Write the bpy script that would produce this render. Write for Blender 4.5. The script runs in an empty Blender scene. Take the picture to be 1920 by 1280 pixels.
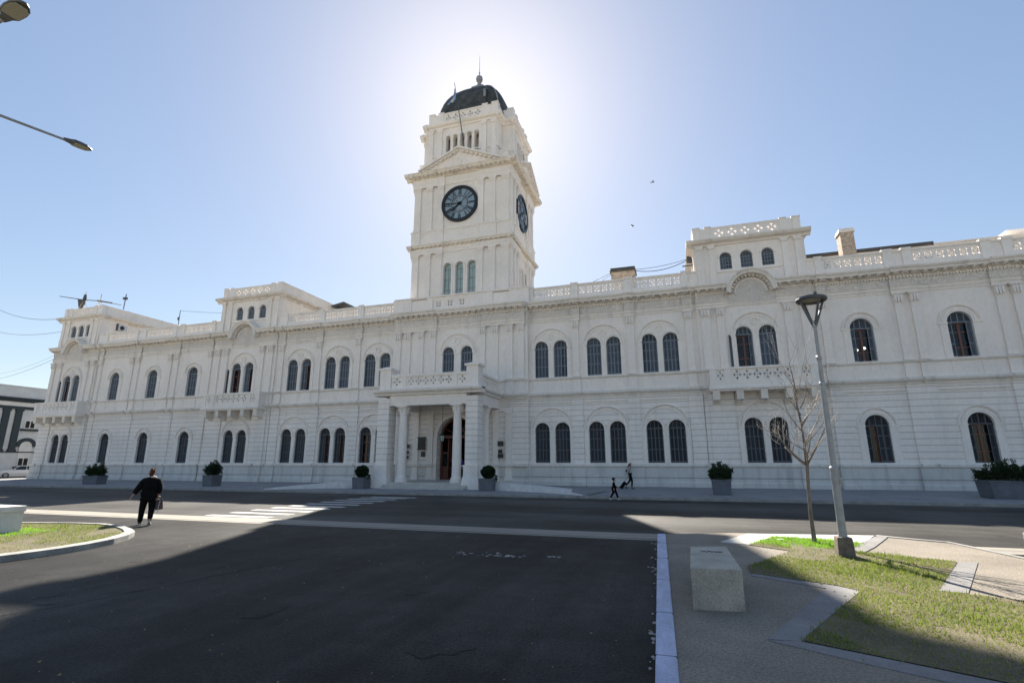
import bpy, bmesh, math, random
from mathutils import Vector, Matrix
random.seed(7)
S = bpy.context.scene
R = math.radians
# ------------------------------------------------------------------ camera
cam = bpy.data.cameras.new("camera"); camo = bpy.data.objects.new("camera", cam)
S.collection.objects.link(camo); S.camera = camo
cam.sensor_width = 36; cam.lens = 17.873; cam.clip_start = .05; cam.clip_end = 3000
Rv = Vector((0.95274182, 0.30377719, -0.00156125)); Uv = Vector((0.07073334, -0.21683826, 0.9736416)); Fv = Vector((-0.29543157, 0.9277395, 0.22807806))
camo.matrix_world = Matrix(((Rv.x, Uv.x, -Fv.x, 16.0753), (Rv.y, Uv.y, -Fv.y, -36.6796), (Rv.z, Uv.z, -Fv.z, 1.85), (0, 0, 0, 1)))
# ------------------------------------------------------------------ sky, sun, exposure
SUN_AZ, SUN_EL = R(-21.4), R(38.4)          # azimuth from +Y (negative = towards -X)
w = bpy.data.worlds.new("World"); S.world = w; w.use_nodes = True
nt = w.node_tree; nt.nodes.clear()
sky = nt.nodes.new("ShaderNodeTexSky"); sky.sky_type = 'NISHITA'; sky.sun_disc = False
sky.sun_elevation = SUN_EL; sky.sun_rotation = SUN_AZ; sky.air_density = 1.0; sky.dust_density = .42; sky.ozone_density = 1.0
hs = nt.nodes.new("ShaderNodeHueSaturation"); hs.inputs['Saturation'].default_value = 1.32; hs.inputs['Value'].default_value = 1.72; hs.inputs['Hue'].default_value = .505
bg = nt.nodes.new("ShaderNodeBackground"); bg.inputs[1].default_value = .06
wo = nt.nodes.new("ShaderNodeOutputWorld")
gm = nt.nodes.new("ShaderNodeGamma"); gm.inputs[1].default_value = .60
nt.links.new(sky.outputs[0], gm.inputs[0]); nt.links.new(gm.outputs[0], hs.inputs['Color']); nt.links.new(hs.outputs[0], bg.inputs[0]); nt.links.new(bg.outputs[0], wo.inputs[0])
sl = bpy.data.lights.new("sun", 'SUN'); sl.energy = 5; sl.angle = R(.55); sl.color = (1, .93, .82)
so = bpy.data.objects.new("sun", sl); S.collection.objects.link(so)
sd = Vector((math.sin(SUN_AZ)*math.cos(SUN_EL), math.cos(SUN_AZ)*math.cos(SUN_EL), math.sin(SUN_EL)))
so.rotation_euler = sd.to_track_quat('Z', 'Y').to_euler(); so.location = sd*90
S.view_settings.view_transform = 'Standard'; S.view_settings.look = 'None'; S.view_settings.gamma = 1; S.view_settings.exposure = 1.5
S.cycles.max_bounces = 6; S.cycles.diffuse_bounces = 4; S.cycles.transparent_max_bounces = 8; S.cycles.caustics_reflective = False; S.cycles.caustics_refractive = False

# ------------------------------------------------------------------ materials
def N(t, typ, **kw):
    n = t.nodes.new(typ)
    for k, v in kw.items(): setattr(n, k, v)
    return n
def base_mat(name):
    m = bpy.data.materials.new(name); m.use_nodes = True; t = m.node_tree
    return m, t, t.nodes['Principled BSDF']
def scl(c, f): return tuple(min(1, x*f) for x in c[:3])+(1,)
def mat(name, col, rough=.8, var=.15, scale=3., bump=.0, bscale=40., spec=.5, metal=0., stretch=(1, 1, 1), fine=.0):
    m, t, b = base_mat(name)
    tc = N(t, 'ShaderNodeTexCoord'); mp = N(t, 'ShaderNodeMapping'); mp.inputs['Scale'].default_value = stretch
    t.links.new(tc.outputs['Object'], mp.inputs[0])
    n = N(t, 'ShaderNodeTexNoise'); n.inputs['Scale'].default_value = scale; n.inputs['Detail'].default_value = 6; n.inputs['Roughness'].default_value = .6
    t.links.new(mp.outputs[0], n.inputs['Vector'])
    r = N(t, 'ShaderNodeValToRGB'); r.color_ramp.elements[0].position = .3; r.color_ramp.elements[1].position = .7
    r.color_ramp.elements[0].color = scl(col, 1-var); r.color_ramp.elements[1].color = scl(col, 1+var)
    t.links.new(n.outputs[0], r.inputs[0]); out = r.outputs[0]
    if fine:
        n3 = N(t, 'ShaderNodeTexNoise'); n3.inputs['Scale'].default_value = bscale; n3.inputs['Detail'].default_value = 3
        t.links.new(tc.outputs['Object'], n3.inputs['Vector'])
        r3 = N(t, 'ShaderNodeValToRGB'); r3.color_ramp.elements[0].position = .35; r3.color_ramp.elements[1].position = .65
        r3.color_ramp.elements[0].color = (1-fine,)*3+(1,); r3.color_ramp.elements[1].color = (1+fine,)*3+(1,)
        t.links.new(n3.outputs[0], r3.inputs[0])
        mx = N(t, 'ShaderNodeMix', data_type='RGBA', blend_type='MULTIPLY'); mx.inputs[0].default_value = 1
        t.links.new(out, mx.inputs[6]); t.links.new(r3.outputs[0], mx.inputs[7]); out = mx.outputs[2]
    t.links.new(out, b.inputs['Base Color'])
    b.inputs['Roughness'].default_value = rough; b.inputs['Metallic'].default_value = metal; b.inputs['Specular IOR Level'].default_value = spec
    if bump:
        n2 = N(t, 'ShaderNodeTexNoise'); n2.inputs['Scale'].default_value = bscale; n2.inputs['Detail'].default_value = 4
        t.links.new(tc.outputs['Object'], n2.inputs['Vector'])
        bp = N(t, 'ShaderNodeBump'); bp.inputs['Strength'].default_value = bump; bp.inputs['Distance'].default_value = .02
        t.links.new(n2.outputs[0], bp.inputs['Height']); t.links.new(bp.outputs[0], b.inputs['Normal'])
    return m
def stucco(name, col, groove=0., relief=0., stain=.3):
    """painted stucco: soft blotches, rain streaks, fine grain; groove = rustication spacing in metres"""
    m, t, b = base_mat(name); tc = N(t, 'ShaderNodeTexCoord')
    def noise(scale, st, det=5):
        mp = N(t, 'ShaderNodeMapping'); mp.inputs['Scale'].default_value = st; t.links.new(tc.outputs['Object'], mp.inputs[0])
        n = N(t, 'ShaderNodeTexNoise'); n.inputs['Scale'].default_value = scale; n.inputs['Detail'].default_value = det; n.inputs['Roughness'].default_value = .65
        t.links.new(mp.outputs[0], n.inputs['Vector']); return n.outputs[0]
    def ramp(src, a, ca, c, cc):
        r = N(t, 'ShaderNodeValToRGB'); e = r.color_ramp.elements
        e[0].position = a; e[0].color = ca+(1,); e[1].position = c; e[1].color = cc+(1,); t.links.new(src, r.inputs[0]); return r.outputs[0]
    def mul(a, c, f=1.):
        mx = N(t, 'ShaderNodeMix', data_type='RGBA', blend_type='MULTIPLY'); mx.inputs[0].default_value = f
        t.links.new(a, mx.inputs[6]); t.links.new(c, mx.inputs[7]); return mx.outputs[2]
    c0 = ramp(noise(.35, (1, 1, 1)), .3, tuple(x*.93 for x in col), .7, tuple(min(1, x*1.05) for x in col))
    c1 = mul(c0, ramp(noise(1.3, (1, 1, .12), 8), .28, (1-stain, 1-stain*.95, 1-stain*.9), .48, (1, 1, 1)))
    c2 = mul(c1, ramp(noise(6, (1, 1, .5), 6), .3, (.93, .93, .925), .6, (1.02, 1.02, 1.02)))
    bp = N(t, 'ShaderNodeBump'); bp.inputs['Strength'].default_value = .35; bp.inputs['Distance'].default_value = .012
    t.links.new(noise(25, (1, 1, 1), 4), bp.inputs['Height']); nrm = bp.outputs[0]
    if groove:
        sp = N(t, 'ShaderNodeSeparateXYZ'); t.links.new(tc.outputs['Object'], sp.inputs[0])
        d = N(t, 'ShaderNodeMath', operation='DIVIDE'); d.inputs[1].default_value = groove; t.links.new(sp.outputs[2], d.inputs[0])
        fr = N(t, 'ShaderNodeMath', operation='FRACT'); t.links.new(d.outputs[0], fr.inputs[0])
        pp = N(t, 'ShaderNodeMath', operation='PINGPONG'); pp.inputs[1].default_value = .5; t.links.new(fr.outputs[0], pp.inputs[0])
        g = ramp(pp.outputs[0], .02, (.62, .62, .63), .075, (1, 1, 1)); c2 = mul(c2, g)
        b2 = N(t, 'ShaderNodeBump'); b2.inputs['Strength'].default_value = 1; b2.inputs['Distance'].default_value = .03
        t.links.new(g, b2.inputs['Height']); t.links.new(nrm, b2.inputs['Normal']); nrm = b2.outputs[0]
    if relief:
        v = N(t, 'ShaderNodeTexNoise'); v.inputs['Scale'].default_value = relief; v.inputs['Detail'].default_value = 3; v.inputs['Distortion'].default_value = 2.5
        t.links.new(tc.outputs['Object'], v.inputs['Vector'])
        rr = ramp(v.outputs[0], .42, (0, 0, 0), .56, (1, 1, 1))
        b2 = N(t, 'ShaderNodeBump'); b2.inputs['Strength'].default_value = .8; b2.inputs['Distance'].default_value = .04
        t.links.new(rr, b2.inputs['Height']); t.links.new(nrm, b2.inputs['Normal']); nrm = b2.outputs[0]
        c2 = mul(c2, ramp(v.outputs[0], .38, (.9, .9, .89), .5, (1, 1, 1)))
    t.links.new(c2, b.inputs['Base Color']); t.links.new(nrm, b.inputs['Normal'])
    b.inputs['Roughness'].default_value = .85; b.inputs['Specular IOR Level'].default_value = .25
    return m
WHITE = (.86, .80, .74)
M = {}
M['stucco'] = stucco('stucco', WHITE, stain=.1)
M['rust'] = stucco('rusticated_stucco', WHITE, groove=.385, stain=.12)
M['plinth'] = stucco('plinth_stucco', (.66, .635, .60), groove=.71, stain=.3)
M['ledge'] = stucco('weathered_ledge_stucco', (.80, .745, .68), stain=.25)
M['mould'] = stucco('moulding_stucco', (.80, .735, .66), stain=.3)
M['relief'] = stucco('relief_stucco', WHITE, relief=7., stain=.15)
M['tower'] = stucco('tower_stucco', (.85, .795, .735), stain=.08)
M['towermould'] = stucco('tower_moulding_stucco', (.81, .74, .65), stain=.3)
def louvre(name, col):
    m, t, b = base_mat(name); tc = N(t, 'ShaderNodeTexCoord')
    wv = N(t, 'ShaderNodeTexWave'); wv.bands_direction = 'Z'; wv.inputs['Scale'].default_value = 5.0; t.links.new(tc.outputs['Object'], wv.inputs['Vector'])
    r = N(t, 'ShaderNodeValToRGB'); r.color_ramp.elements[0].color = scl(col, .5); r.color_ramp.elements[1].color = scl(col, 1.15)
    oi = N(t, 'ShaderNodeObjectInfo'); mr = N(t, 'ShaderNodeMapRange'); mr.inputs[3].default_value = .62; mr.inputs[4].default_value = 1.3; t.links.new(oi.outputs['Random'], mr.inputs[0])
    t.links.new(wv.outputs[1], r.inputs[0]); vm = N(t, 'ShaderNodeVectorMath', operation='SCALE'); t.links.new(r.outputs[0], vm.inputs[0]); t.links.new(mr.outputs[0], vm.inputs['Scale']); t.links.new(vm.outputs[0], b.inputs['Base Color'])
    bp = N(t, 'ShaderNodeBump'); bp.inputs['Distance'].default_value = .03; t.links.new(wv.outputs[1], bp.inputs['Height']); t.links.new(bp.outputs[0], b.inputs['Normal'])
    b.inputs['Roughness'].default_value = .55; return m
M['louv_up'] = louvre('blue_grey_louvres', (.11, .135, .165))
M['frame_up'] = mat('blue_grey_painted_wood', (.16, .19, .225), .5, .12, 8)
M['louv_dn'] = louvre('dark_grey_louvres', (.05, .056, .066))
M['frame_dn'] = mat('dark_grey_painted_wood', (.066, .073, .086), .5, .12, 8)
M['wood'] = mat('red_brown_wood', (.12, .036, .022), .4, .25, 6, stretch=(6, 6, 1))
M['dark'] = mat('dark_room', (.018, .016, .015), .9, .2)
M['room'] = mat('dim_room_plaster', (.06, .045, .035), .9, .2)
def glass(name, tint=(.02, .025, .03), tr=.55):
    m, t, b = base_mat(name); b.inputs['Base Color'].default_value = tint+(1,); b.inputs['Roughness'].default_value = .04
    ts = N(t, 'ShaderNodeBsdfTransparent'); mx = N(t, 'ShaderNodeMixShader'); mx.inputs[0].default_value = 1-tr
    o = [n for n in t.nodes if n.type == 'OUTPUT_MATERIAL'][0]
    t.links.new(ts.outputs[0], mx.inputs[1]); t.links.new(b.outputs[0], mx.inputs[2]); t.links.new(mx.outputs[0], o.inputs[0]); return m
M['glass'] = glass('window_glass')
M['paleglass'] = mat('pale_green_glass', (.36, .47, .44), .12, .1, 2, spec=.8)
M['dial'] = mat('clock_dial_glass', (.24, .32, .37), .25, .1, 3, spec=.6)
M['iron'] = mat('black_iron', (.012, .013, .016), .45, .2, 10)
M['num'] = mat('clock_numeral_paint', (.025, .03, .04), .6, .2, 10)
M['numred'] = mat('clock_small_numeral_paint', (.22, .08, .08), .6, .2, 10)
M['slate'] = mat('dark_dome_tiles', (.052, .052, .042), .7, .7, 1.4, bump=.8, bscale=14, fine=.5)
M['lead'] = mat('lead_sheet', (.25, .27, .29), .5, .2, 4)
M['bronze'] = mat('dark_bronze', (.045, .045, .038), .5, .3, 6, bump=.5, bscale=30)
M['roof'] = mat('roof_felt', (.09, .085, .08), .9, .2, 1)
M['brick'] = mat('weathered_brick', (.45, .36, .28), .9, .4, 4.5, bump=.6, bscale=20, fine=.2)
def asphalt(name, col, st=(1, 1, 1)):
    m, t, b = base_mat(name); tc = N(t, 'ShaderNodeTexCoord')
    def noise(scale, s_=(1, 1, 1), det=4, rough=.6):
        mp = N(t, 'ShaderNodeMapping'); mp.inputs['Scale'].default_value = s_; t.links.new(tc.outputs['Object'], mp.inputs[0])
        n = N(t, 'ShaderNodeTexNoise'); n.inputs['Scale'].default_value = scale; n.inputs['Detail'].default_value = det; n.inputs['Roughness'].default_value = rough
        t.links.new(mp.outputs[0], n.inputs['Vector']); return n.outputs[0]
    def ramp(src, p0, c0, p1, c1):
        r = N(t, 'ShaderNodeValToRGB'); e = r.color_ramp.elements; e[0].position = p0; e[0].color = c0+(1,); e[1].position = p1; e[1].color = c1+(1,); t.links.new(src, r.inputs[0]); return r.outputs[0]
    def mul(x, y, typ='MULTIPLY'):
        mx = N(t, 'ShaderNodeMix', data_type='RGBA', blend_type=typ); mx.inputs[0].default_value = 1; t.links.new(x, mx.inputs[6]); t.links.new(y, mx.inputs[7]); return mx.outputs[2]
    g = lambda v: (v, v, v)
    c = ramp(noise(.22, st, 5), .36, tuple(x*.6 for x in col), .64, tuple(x*1.45 for x in col))
    c = mul(c, ramp(noise(2.2, st, 6, .7), .32, g(.8), .62, g(1.15)))
    c = mul(c, ramp(noise(34, det=3), .34, g(.6), .66, g(1.5)))
    c = mul(c, ramp(noise(9, det=8, rough=.8), .71, g(1.), .76, g(2.2)))
    c = mul(c, ramp(noise(.9, (st[0]*1.3, st[1]*.09, 1), 4, .7), .36, g(.78), .6, g(1.16)))
    # hairline cracks
    vo = N(t, 'ShaderNodeTexVoronoi', feature='DISTANCE_TO_EDGE'); vo.inputs['Scale'].default_value = .22
    wp = N(t, 'ShaderNodeMapping'); t.links.new(tc.outputs['Object'], wp.inputs[0]); nn = N(t, 'ShaderNodeTexNoise'); nn.inputs['Scale'].default_value = 1.4; nn.inputs['Detail'].default_value = 6; t.links.new(tc.outputs['Object'], nn.inputs['Vector'])
    ad = N(t, 'ShaderNodeVectorMath', operation='MULTIPLY_ADD'); ad.inputs[1].default_value = (1.6, 1.6, 0); t.links.new(nn.outputs['Color'], ad.inputs[0]); t.links.new(wp.outputs[0], ad.inputs[2]); t.links.new(ad.outputs[0], vo.inputs['Vector'])
    c = mul(c, ramp(vo.outputs['Distance'], .002, g(.7), .004, g(1.)))
    t.links.new(c, b.inputs['Base Color']); b.inputs['Roughness'].default_value = .58; b.inputs['Specular IOR Level'].default_value = .05
    bp = N(t, 'ShaderNodeBump'); bp.inputs['Strength'].default_value = .6; bp.inputs['Distance'].default_value = .012; t.links.new(noise(70, det=3), bp.inputs['Height']); t.links.new(bp.outputs[0], b.inputs['Normal'])
    return m
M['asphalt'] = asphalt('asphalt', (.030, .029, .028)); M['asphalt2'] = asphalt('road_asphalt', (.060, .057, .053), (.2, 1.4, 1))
M['gutter'] = mat('concrete_gutter', (.26, .235, .195), .8, .16, 1.2, bump=.4, bscale=60, fine=.12, stretch=(.4, 2, 1))
M['pave'] = mat('pavement_concrete', (.25, .25, .255), .85, .16, .8, bump=.4, bscale=50, fine=.1)
M['kerb'] = mat('kerb_stone', (.3, .29, .27), .85, .25, 2, bump=.5, bscale=40, fine=.15)
M['bluekerb'] = mat('pale_painted_kerb', (.42, .44, .56), .75, .22, 3, bump=.5, bscale=50, fine=.12, stretch=(2, .6, 2))
M['aggr'] = mat('exposed_aggregate', (.215, .183, .143), .85, .2, .9, bump=1., bscale=42, fine=.27)
M['plaza'] = mat('plaza_paving', (.42, .38, .31), .85, .16, .5, bump=.5, bscale=60, fine=.2)
M['band'] = mat('concrete_band', (.20, .19, .185), .85, .18, 2.0, bump=.5, bscale=60, fine=.14)
M['pad'] = mat('pale_concrete_pad', (.5, .48, .44), .85, .14, 2.0, bump=.5, bscale=60, fine=.1)
M['soil'] = mat('lawn_soil', (.12, .10, .055), .95, .35, 1.6, bump=.9, bscale=60, fine=.3)
M['paint'] = mat('road_marking_paint', (.50, .50, .485), .8, .35, 3.5, bump=.3, bscale=90, fine=.12)
M['bench'] = mat('cast_concrete', (.40, .36, .30), .85, .22, 2.6, bump=.6, bscale=45, fine=.14)
M['whitecon'] = mat('white_painted_concrete', (.66, .64, .62), .8, .15, 3, bump=.4, bscale=40)
M['pole'] = mat('galvanised_paint', (.30, .305, .31), .45, .2, 5, metal=.2, bump=.2, bscale=40)
M['polerust'] = mat('rusty_footing', (.16, .13, .10), .9, .4, 8, bump=.7, bscale=50)
M['bark'] = mat('bark', (.19, .16, .135), .9, .35, 8, bump=.8, bscale=60, stretch=(1, 1, .3))
M['twig'] = mat('pale_twig_bark', (.42, .37, .32), .75, .3, 10, bump=.3, bscale=60)
M['planter'] = mat('blue_grey_planter', (.12, .13, .15), .75, .15, 3, bump=.3, bscale=30)
M['metal'] = mat('dark_grey_metal', (.10, .105, .11), .45, .2, 5, metal=.4)
M['lens'] = mat('lamp_diffuser', (.36, .35, .27), .3, .2, 30)
M['cloth'] = mat('black_padded_cloth', (.006, .006, .0065), .9, .3, 20, bump=.8, bscale=25, spec=.1)
M['legs'] = mat('black_leggings', (.006, .006, .007), .9, .3, 20, spec=.1)
M['skin'] = mat('skin', (.42, .24, .17), .55, .1, 20)
M['hairb'] = mat('brown_hair', (.085, .032, .014), .8, .3, 30, spec=.1)
M['haird'] = mat('dark_hair', (.015, .01, .008), .5, .3, 30)
M['coat'] = mat('pale_grey_coat', (.36, .33, .31), .8, .15, 10, bump=.4, bscale=30)
M['whitecl'] = mat('white_cloth', (.55, .55, .58), .8, .1, 10)
M['bluecl'] = mat('blue_cloth', (.03, .035, .22), .8, .1, 10)
M['leather'] = mat('maroon_leather', (.06, .018, .02), .4, .2, 20)
M['sole'] = mat('white_sole', (.6, .58, .55), .7, .1, 10)
M['carpaint'] = mat('white_car_paint', (.7, .7, .7), .2, .03, 1, spec=.7)
M['rubber'] = mat('tyre_rubber', (.015, .015, .015), .8, .2)
M['carglass'] = mat('car_glass', (.012, .014, .016), .06, .1, spec=.8)
M['rim'] = mat('alloy_rim', (.5, .5, .52), .3, .1, metal=.7)
M['navy'] = mat('dark_blue_grey_paint', (.02, .036, .045), .7, .15, 3)
M['greywall'] = mat('pale_blue_grey_render', (.52, .55, .57), .85, .1, 1.2, bump=.3, bscale=30)
M['greywhite'] = mat('off_white_render', (.62, .63, .62), .85, .1, 1.2)
M['flagb'] = mat('flag_blue', (.25, .45, .75), .8, .05); M['cable'] = mat('black_cable', (.03, .035, .05), .7, .1)
def emis(name, col, st):
    m, t, b = base_mat(name); b.inputs['Emission Color'].default_value = col+(1,); b.inputs['Emission Strength'].default_value = st; return m
M['lit'] = emis('lit_lamp', (1, .95, .8), 3.)
def leafmat(name, col, var=.35):
    m = mat(name, col, .6, var, 6, spec=.3); t = m.node_tree; b = t.nodes['Principled BSDF']
    tr = N(t, 'ShaderNodeBsdfTranslucent'); tr.inputs[0].default_value = scl(col, 1.8)
    mx = N(t, 'ShaderNodeMixShader'); mx.inputs[0].default_value = .35
    o = [n for n in t.nodes if n.type == 'OUTPUT_MATERIAL'][0]
    t.links.new(b.outputs[0], mx.inputs[1]); t.links.new(tr.outputs[0], mx.inputs[2]); t.links.new(mx.outputs[0], o.inputs[0]); return m
M['leaf'] = leafmat('dark_green_leaves', (.018, .034, .014)); M['leaf2'] = leafmat('spiky_green_leaves', (.028, .045, .018))
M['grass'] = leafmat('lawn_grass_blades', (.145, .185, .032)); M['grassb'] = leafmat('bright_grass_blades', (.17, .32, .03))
M['straw'] = leafmat('dry_grass_blades', (.25, .215, .10))

# ------------------------------------------------------------------ mesh helpers
class Fr:                                   # local frame on a wall: u along, z up, o outwards
    def __init__(s, org, u, n): s.o = Vector(org); s.u = Vector(u); s.n = Vector(n)
    def P(s, u, z, o=0.): return s.o+s.u*u+Vector((0, 0, z))+s.n*o
FA = Fr((0, 0, 0), (1, 0, 0), (0, -1, 0))
class MB:
    def __init__(s): s.v = []; s.f = []; s.mi = []; s.m = 0
    def add(s, vs, fs, m=None):
        b = len(s.v); s.v += [tuple(v) for v in vs]; s.f += [tuple(b+i for i in f) for f in fs]; s.mi += [s.m if m is None else m]*len(fs); return s
    def box(s, F, u0, u1, z0, z1, o0, o1, m=None):
        c = [F.P(u, z, o) for o in (o0, o1) for z in (z0, z1) for u in (u0, u1)]
        return s.add(c, [(0, 1, 3, 2), (4, 6, 7, 5), (0, 4, 5, 1), (2, 3, 7, 6), (0, 2, 6, 4), (1, 5, 7, 3)], m)
    def bx(s, x0, x1, y0, y1, z0, z1, m=None): return s.box(FA, x0, x1, z0, z1, -y0, -y1, m)
    def frust(s, cx, cy, z0, z1, a0, b0, a1, b1, m=None):
        c = [(cx+sx*a0, cy+sy*b0, z0) for sx, sy in ((-1, -1), (1, -1), (1, 1), (-1, 1))]+[(cx+sx*a1, cy+sy*b1, z1) for sx, sy in ((-1, -1), (1, -1), (1, 1), (-1, 1))]
        return s.add(c, [(3, 2, 1, 0), (4, 5, 6, 7), (0, 1, 5, 4), (1, 2, 6, 5), (2, 3, 7, 6), (3, 0, 4, 7)], m)
    def prism(s, F, pts, o0, o1, m=None):    # polygon in (u,z) extruded outwards
        n = len(pts); c = [F.P(u, z, o0) for u, z in pts]+[F.P(u, z, o1) for u, z in pts]
        return s.add(c, [tuple(range(n)), tuple(range(2*n-1, n-1, -1))]+[(i, (i+1) % n, n+(i+1) % n, n+i) for i in range(n)], m)
    def prof(s, F, prof, u0, u1, m=None):    # polygon in (o,z) extruded along u
        n = len(prof); c = [F.P(u0, z, o) for o, z in prof]+[F.P(u1, z, o) for o, z in prof]
        return s.add(c, [tuple(range(n)), tuple(range(2*n-1, n-1, -1))]+[(i, (i+1) % n, n+(i+1) % n, n+i) for i in range(n)], m)
    def ring(s, F, uc, zc, r0, r1, o0, o1, a0=0., a1=180., n=16, m=None):
        vs = []; 
        for i in range(n+1):
            a = R(a0+(a1-a0)*i/n); c, d = math.cos(a), math.sin(a)
            vs += [F.P(uc+r0*c, zc+r0*d, o0), F.P(uc+r1*c, zc+r1*d, o0), F.P(uc+r1*c, zc+r1*d, o1), F.P(uc+r0*c, zc+r0*d, o1)]
        fs = []
        for i in range(n):
            b = 4*i
            fs += [(b+j, b+(j+1) % 4, b+4+(j+1) % 4, b+4+j) for j in range(4)]
        if abs(a1-a0) < 359: fs += [(0, 1, 2, 3), (4*n+3, 4*n+2, 4*n+1, 4*n)]
        return s.add(vs, fs, m)
    def arcprof(s, F, uc, zc, prof, a0=0., a1=180., n=16, m=None):  # profile (o,r) swept on an arc
        k = len(prof); vs = []
        for i in range(n+1):
            a = R(a0+(a1-a0)*i/n)
            vs += [F.P(uc+r*math.cos(a), zc+r*math.sin(a), o) for o, r in prof]
        fs = [(i*k+j, i*k+(j+1) % k, (i+1)*k+(j+1) % k, (i+1)*k+j) for i in range(n) for j in range(k)]
        return s.add(vs, fs+[tuple(range(k)), tuple(n*k+j for j in range(k))], m)
    def disc(s, F, uc, zc, r, o0, o1, n=32, m=None):
        return s.prism(F, [(uc+r*math.cos(2*math.pi*i/n), zc+r*math.sin(2*math.pi*i/n)) for i in range(n)], o0, o1, m)
    def tube(s, pts, rad, n=8, m=None, cap=True):
        pts = [Vector(p) for p in pts]; rs = rad if isinstance(rad, (list, tuple)) else [rad]*len(pts); vs = []; k = len(pts); prev = None
        for i, p in enumerate(pts):
            d = (pts[min(i+1, k-1)]-pts[max(i-1, 0)]).normalized()
            if prev is None: a = d.orthogonal().normalized()
            else:
                a = prev-d*prev.dot(d); a = a.normalized() if a.length > 1e-6 else d.orthogonal().normalized()
            prev = a; b = d.cross(a)
            vs += [p+(a*math.cos(2*math.pi*j/n)+b*math.sin(2*math.pi*j/n))*rs[i] for j in range(n)]
        fs = [(i*n+j, i*n+(j+1) % n, (i+1)*n+(j+1) % n, (i+1)*n+j) for i in range(k-1) for j in range(n)]
        if cap: fs += [tuple(range(n)), tuple((k-1)*n+j for j in range(n))]
        return s.add(vs, fs, m)
    def lathe(s, cx, cy, prof, n=20, m=None):
        k = len(prof); vs = [(cx+r*math.cos(2*math.pi*j/n), cy+r*math.sin(2*math.pi*j/n), z) for r, z in prof for j in range(n)]
        fs = [(i*n+j, i*n+(j+1) % n, (i+1)*n+(j+1) % n, (i+1)*n+j) for i in range(k-1) for j in range(n)]
        return s.add(vs, fs+[tuple(range(n)), tuple((k-1)*n+j for j in range(n))], m)
    def poly(s, pts, z, m=None):
        return s.add([(x, y, z) for x, y in pts], [tuple(range(len(pts)))], m)
    def slab(s, pts, z0, z1, m=None):
        n = len(pts); return s.add([(x, y, z0) for x, y in pts]+[(x, y, z1) for x, y in pts], [tuple(range(n)), tuple(range(n, 2*n))]+[(i, (i+1) % n, n+(i+1) % n, n+i) for i in range(n)], m)
    def build(s, name, mats, parent=None, loc=(0, 0, 0), smooth=False, bev=0., rot=0., recalc=True):
        me = bpy.data.meshes.new(name); me.from_pydata(s.v, [], s.f)
        mats = mats if isinstance(mats, (list, tuple)) else [mats]
        for m in mats: me.materials.append(m)
        me.polygons.foreach_set('material_index', s.mi)
        if recalc:
            bm = bmesh.new(); bm.from_mesh(me); bmesh.ops.recalc_face_normals(bm, faces=bm.faces)
            if bev: bmesh.ops.bevel(bm, geom=[e for e in bm.edges if len(e.link_faces) == 2 and e.calc_face_angle(0) > .5], offset=bev, segments=2, affect='EDGES', profile=.6)
            bm.to_mesh(me); bm.free()
        if smooth: me.polygons.foreach_set('use_smooth', [True]*len(me.polygons))
        me.update(); o = bpy.data.objects.new(name, me); S.collection.objects.link(o); o.parent = parent; o.location = loc; o.rotation_euler[2] = rot
        return o
def islands(mb, name, mats, parent, tol=.03):
    """one object for each cluster of touching pieces"""
    par = list(range(len(mb.v)))
    def fd(i):
        while par[i] != i: par[i] = par[par[i]]; i = par[i]
        return i
    for f in mb.f:
        r0 = fd(f[0])
        for q in f[1:]: par[fd(q)] = r0
    comp = {}
    for i, v in enumerate(mb.v):
        r0 = fd(i); bb = comp.get(r0)
        if bb is None: comp[r0] = [v[0], v[0], v[1], v[1], v[2], v[2]]
        else: bb[0] = min(bb[0], v[0]); bb[1] = max(bb[1], v[0]); bb[2] = min(bb[2], v[1]); bb[3] = max(bb[3], v[1]); bb[4] = min(bb[4], v[2]); bb[5] = max(bb[5], v[2])
    ks = sorted(comp, key=lambda q: comp[q][0]); g = {q: q for q in ks}
    def gf(q):
        while g[q] != q: q = g[q]
        return q
    for i, p in enumerate(ks):
        P_ = comp[p]
        for q in ks[i+1:]:
            Q = comp[q]
            if Q[0] > P_[1]+tol: break
            if all(P_[2*d] <= Q[2*d+1]+tol and Q[2*d] <= P_[2*d+1]+tol for d in range(3)): g[gf(q)] = gf(p)
    out = {}
    for f, m in zip(mb.f, mb.mi): out.setdefault(gf(fd(f[0])), []).append((f, m))
    for fs in out.values():
        n_ = MB(); mp = {}
        for f, m in fs:
            for q in f:
                if q not in mp: mp[q] = len(n_.v); n_.v.append(mb.v[q])
            n_.f.append(tuple(mp[q] for q in f)); n_.mi.append(m)
        n_.build(name, mats, parent)
def tag(o, label=None, cat=None, group=None, kind=None):
    for k, v in (('label', label), ('category', cat), ('group', group), ('kind', kind)):
        if v: o[k] = v
    return o
def empty(name, loc, label, cat, group=None, rot=0.):
    o = bpy.data.objects.new(name, None); S.collection.objects.link(o); o.location = loc; o.rotation_euler[2] = rot; o.empty_display_size = .2
    return tag(o, label, cat, group)
def dup(o, parent=None, loc=None, rot=None):
    c = o.copy(); S.collection.objects.link(c); c.parent = parent
    if loc is not None: c.location = loc
    if rot is not None: c.rotation_euler[2] = rot
    for ch in list(o.children): dup(ch, c)
    return c
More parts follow.
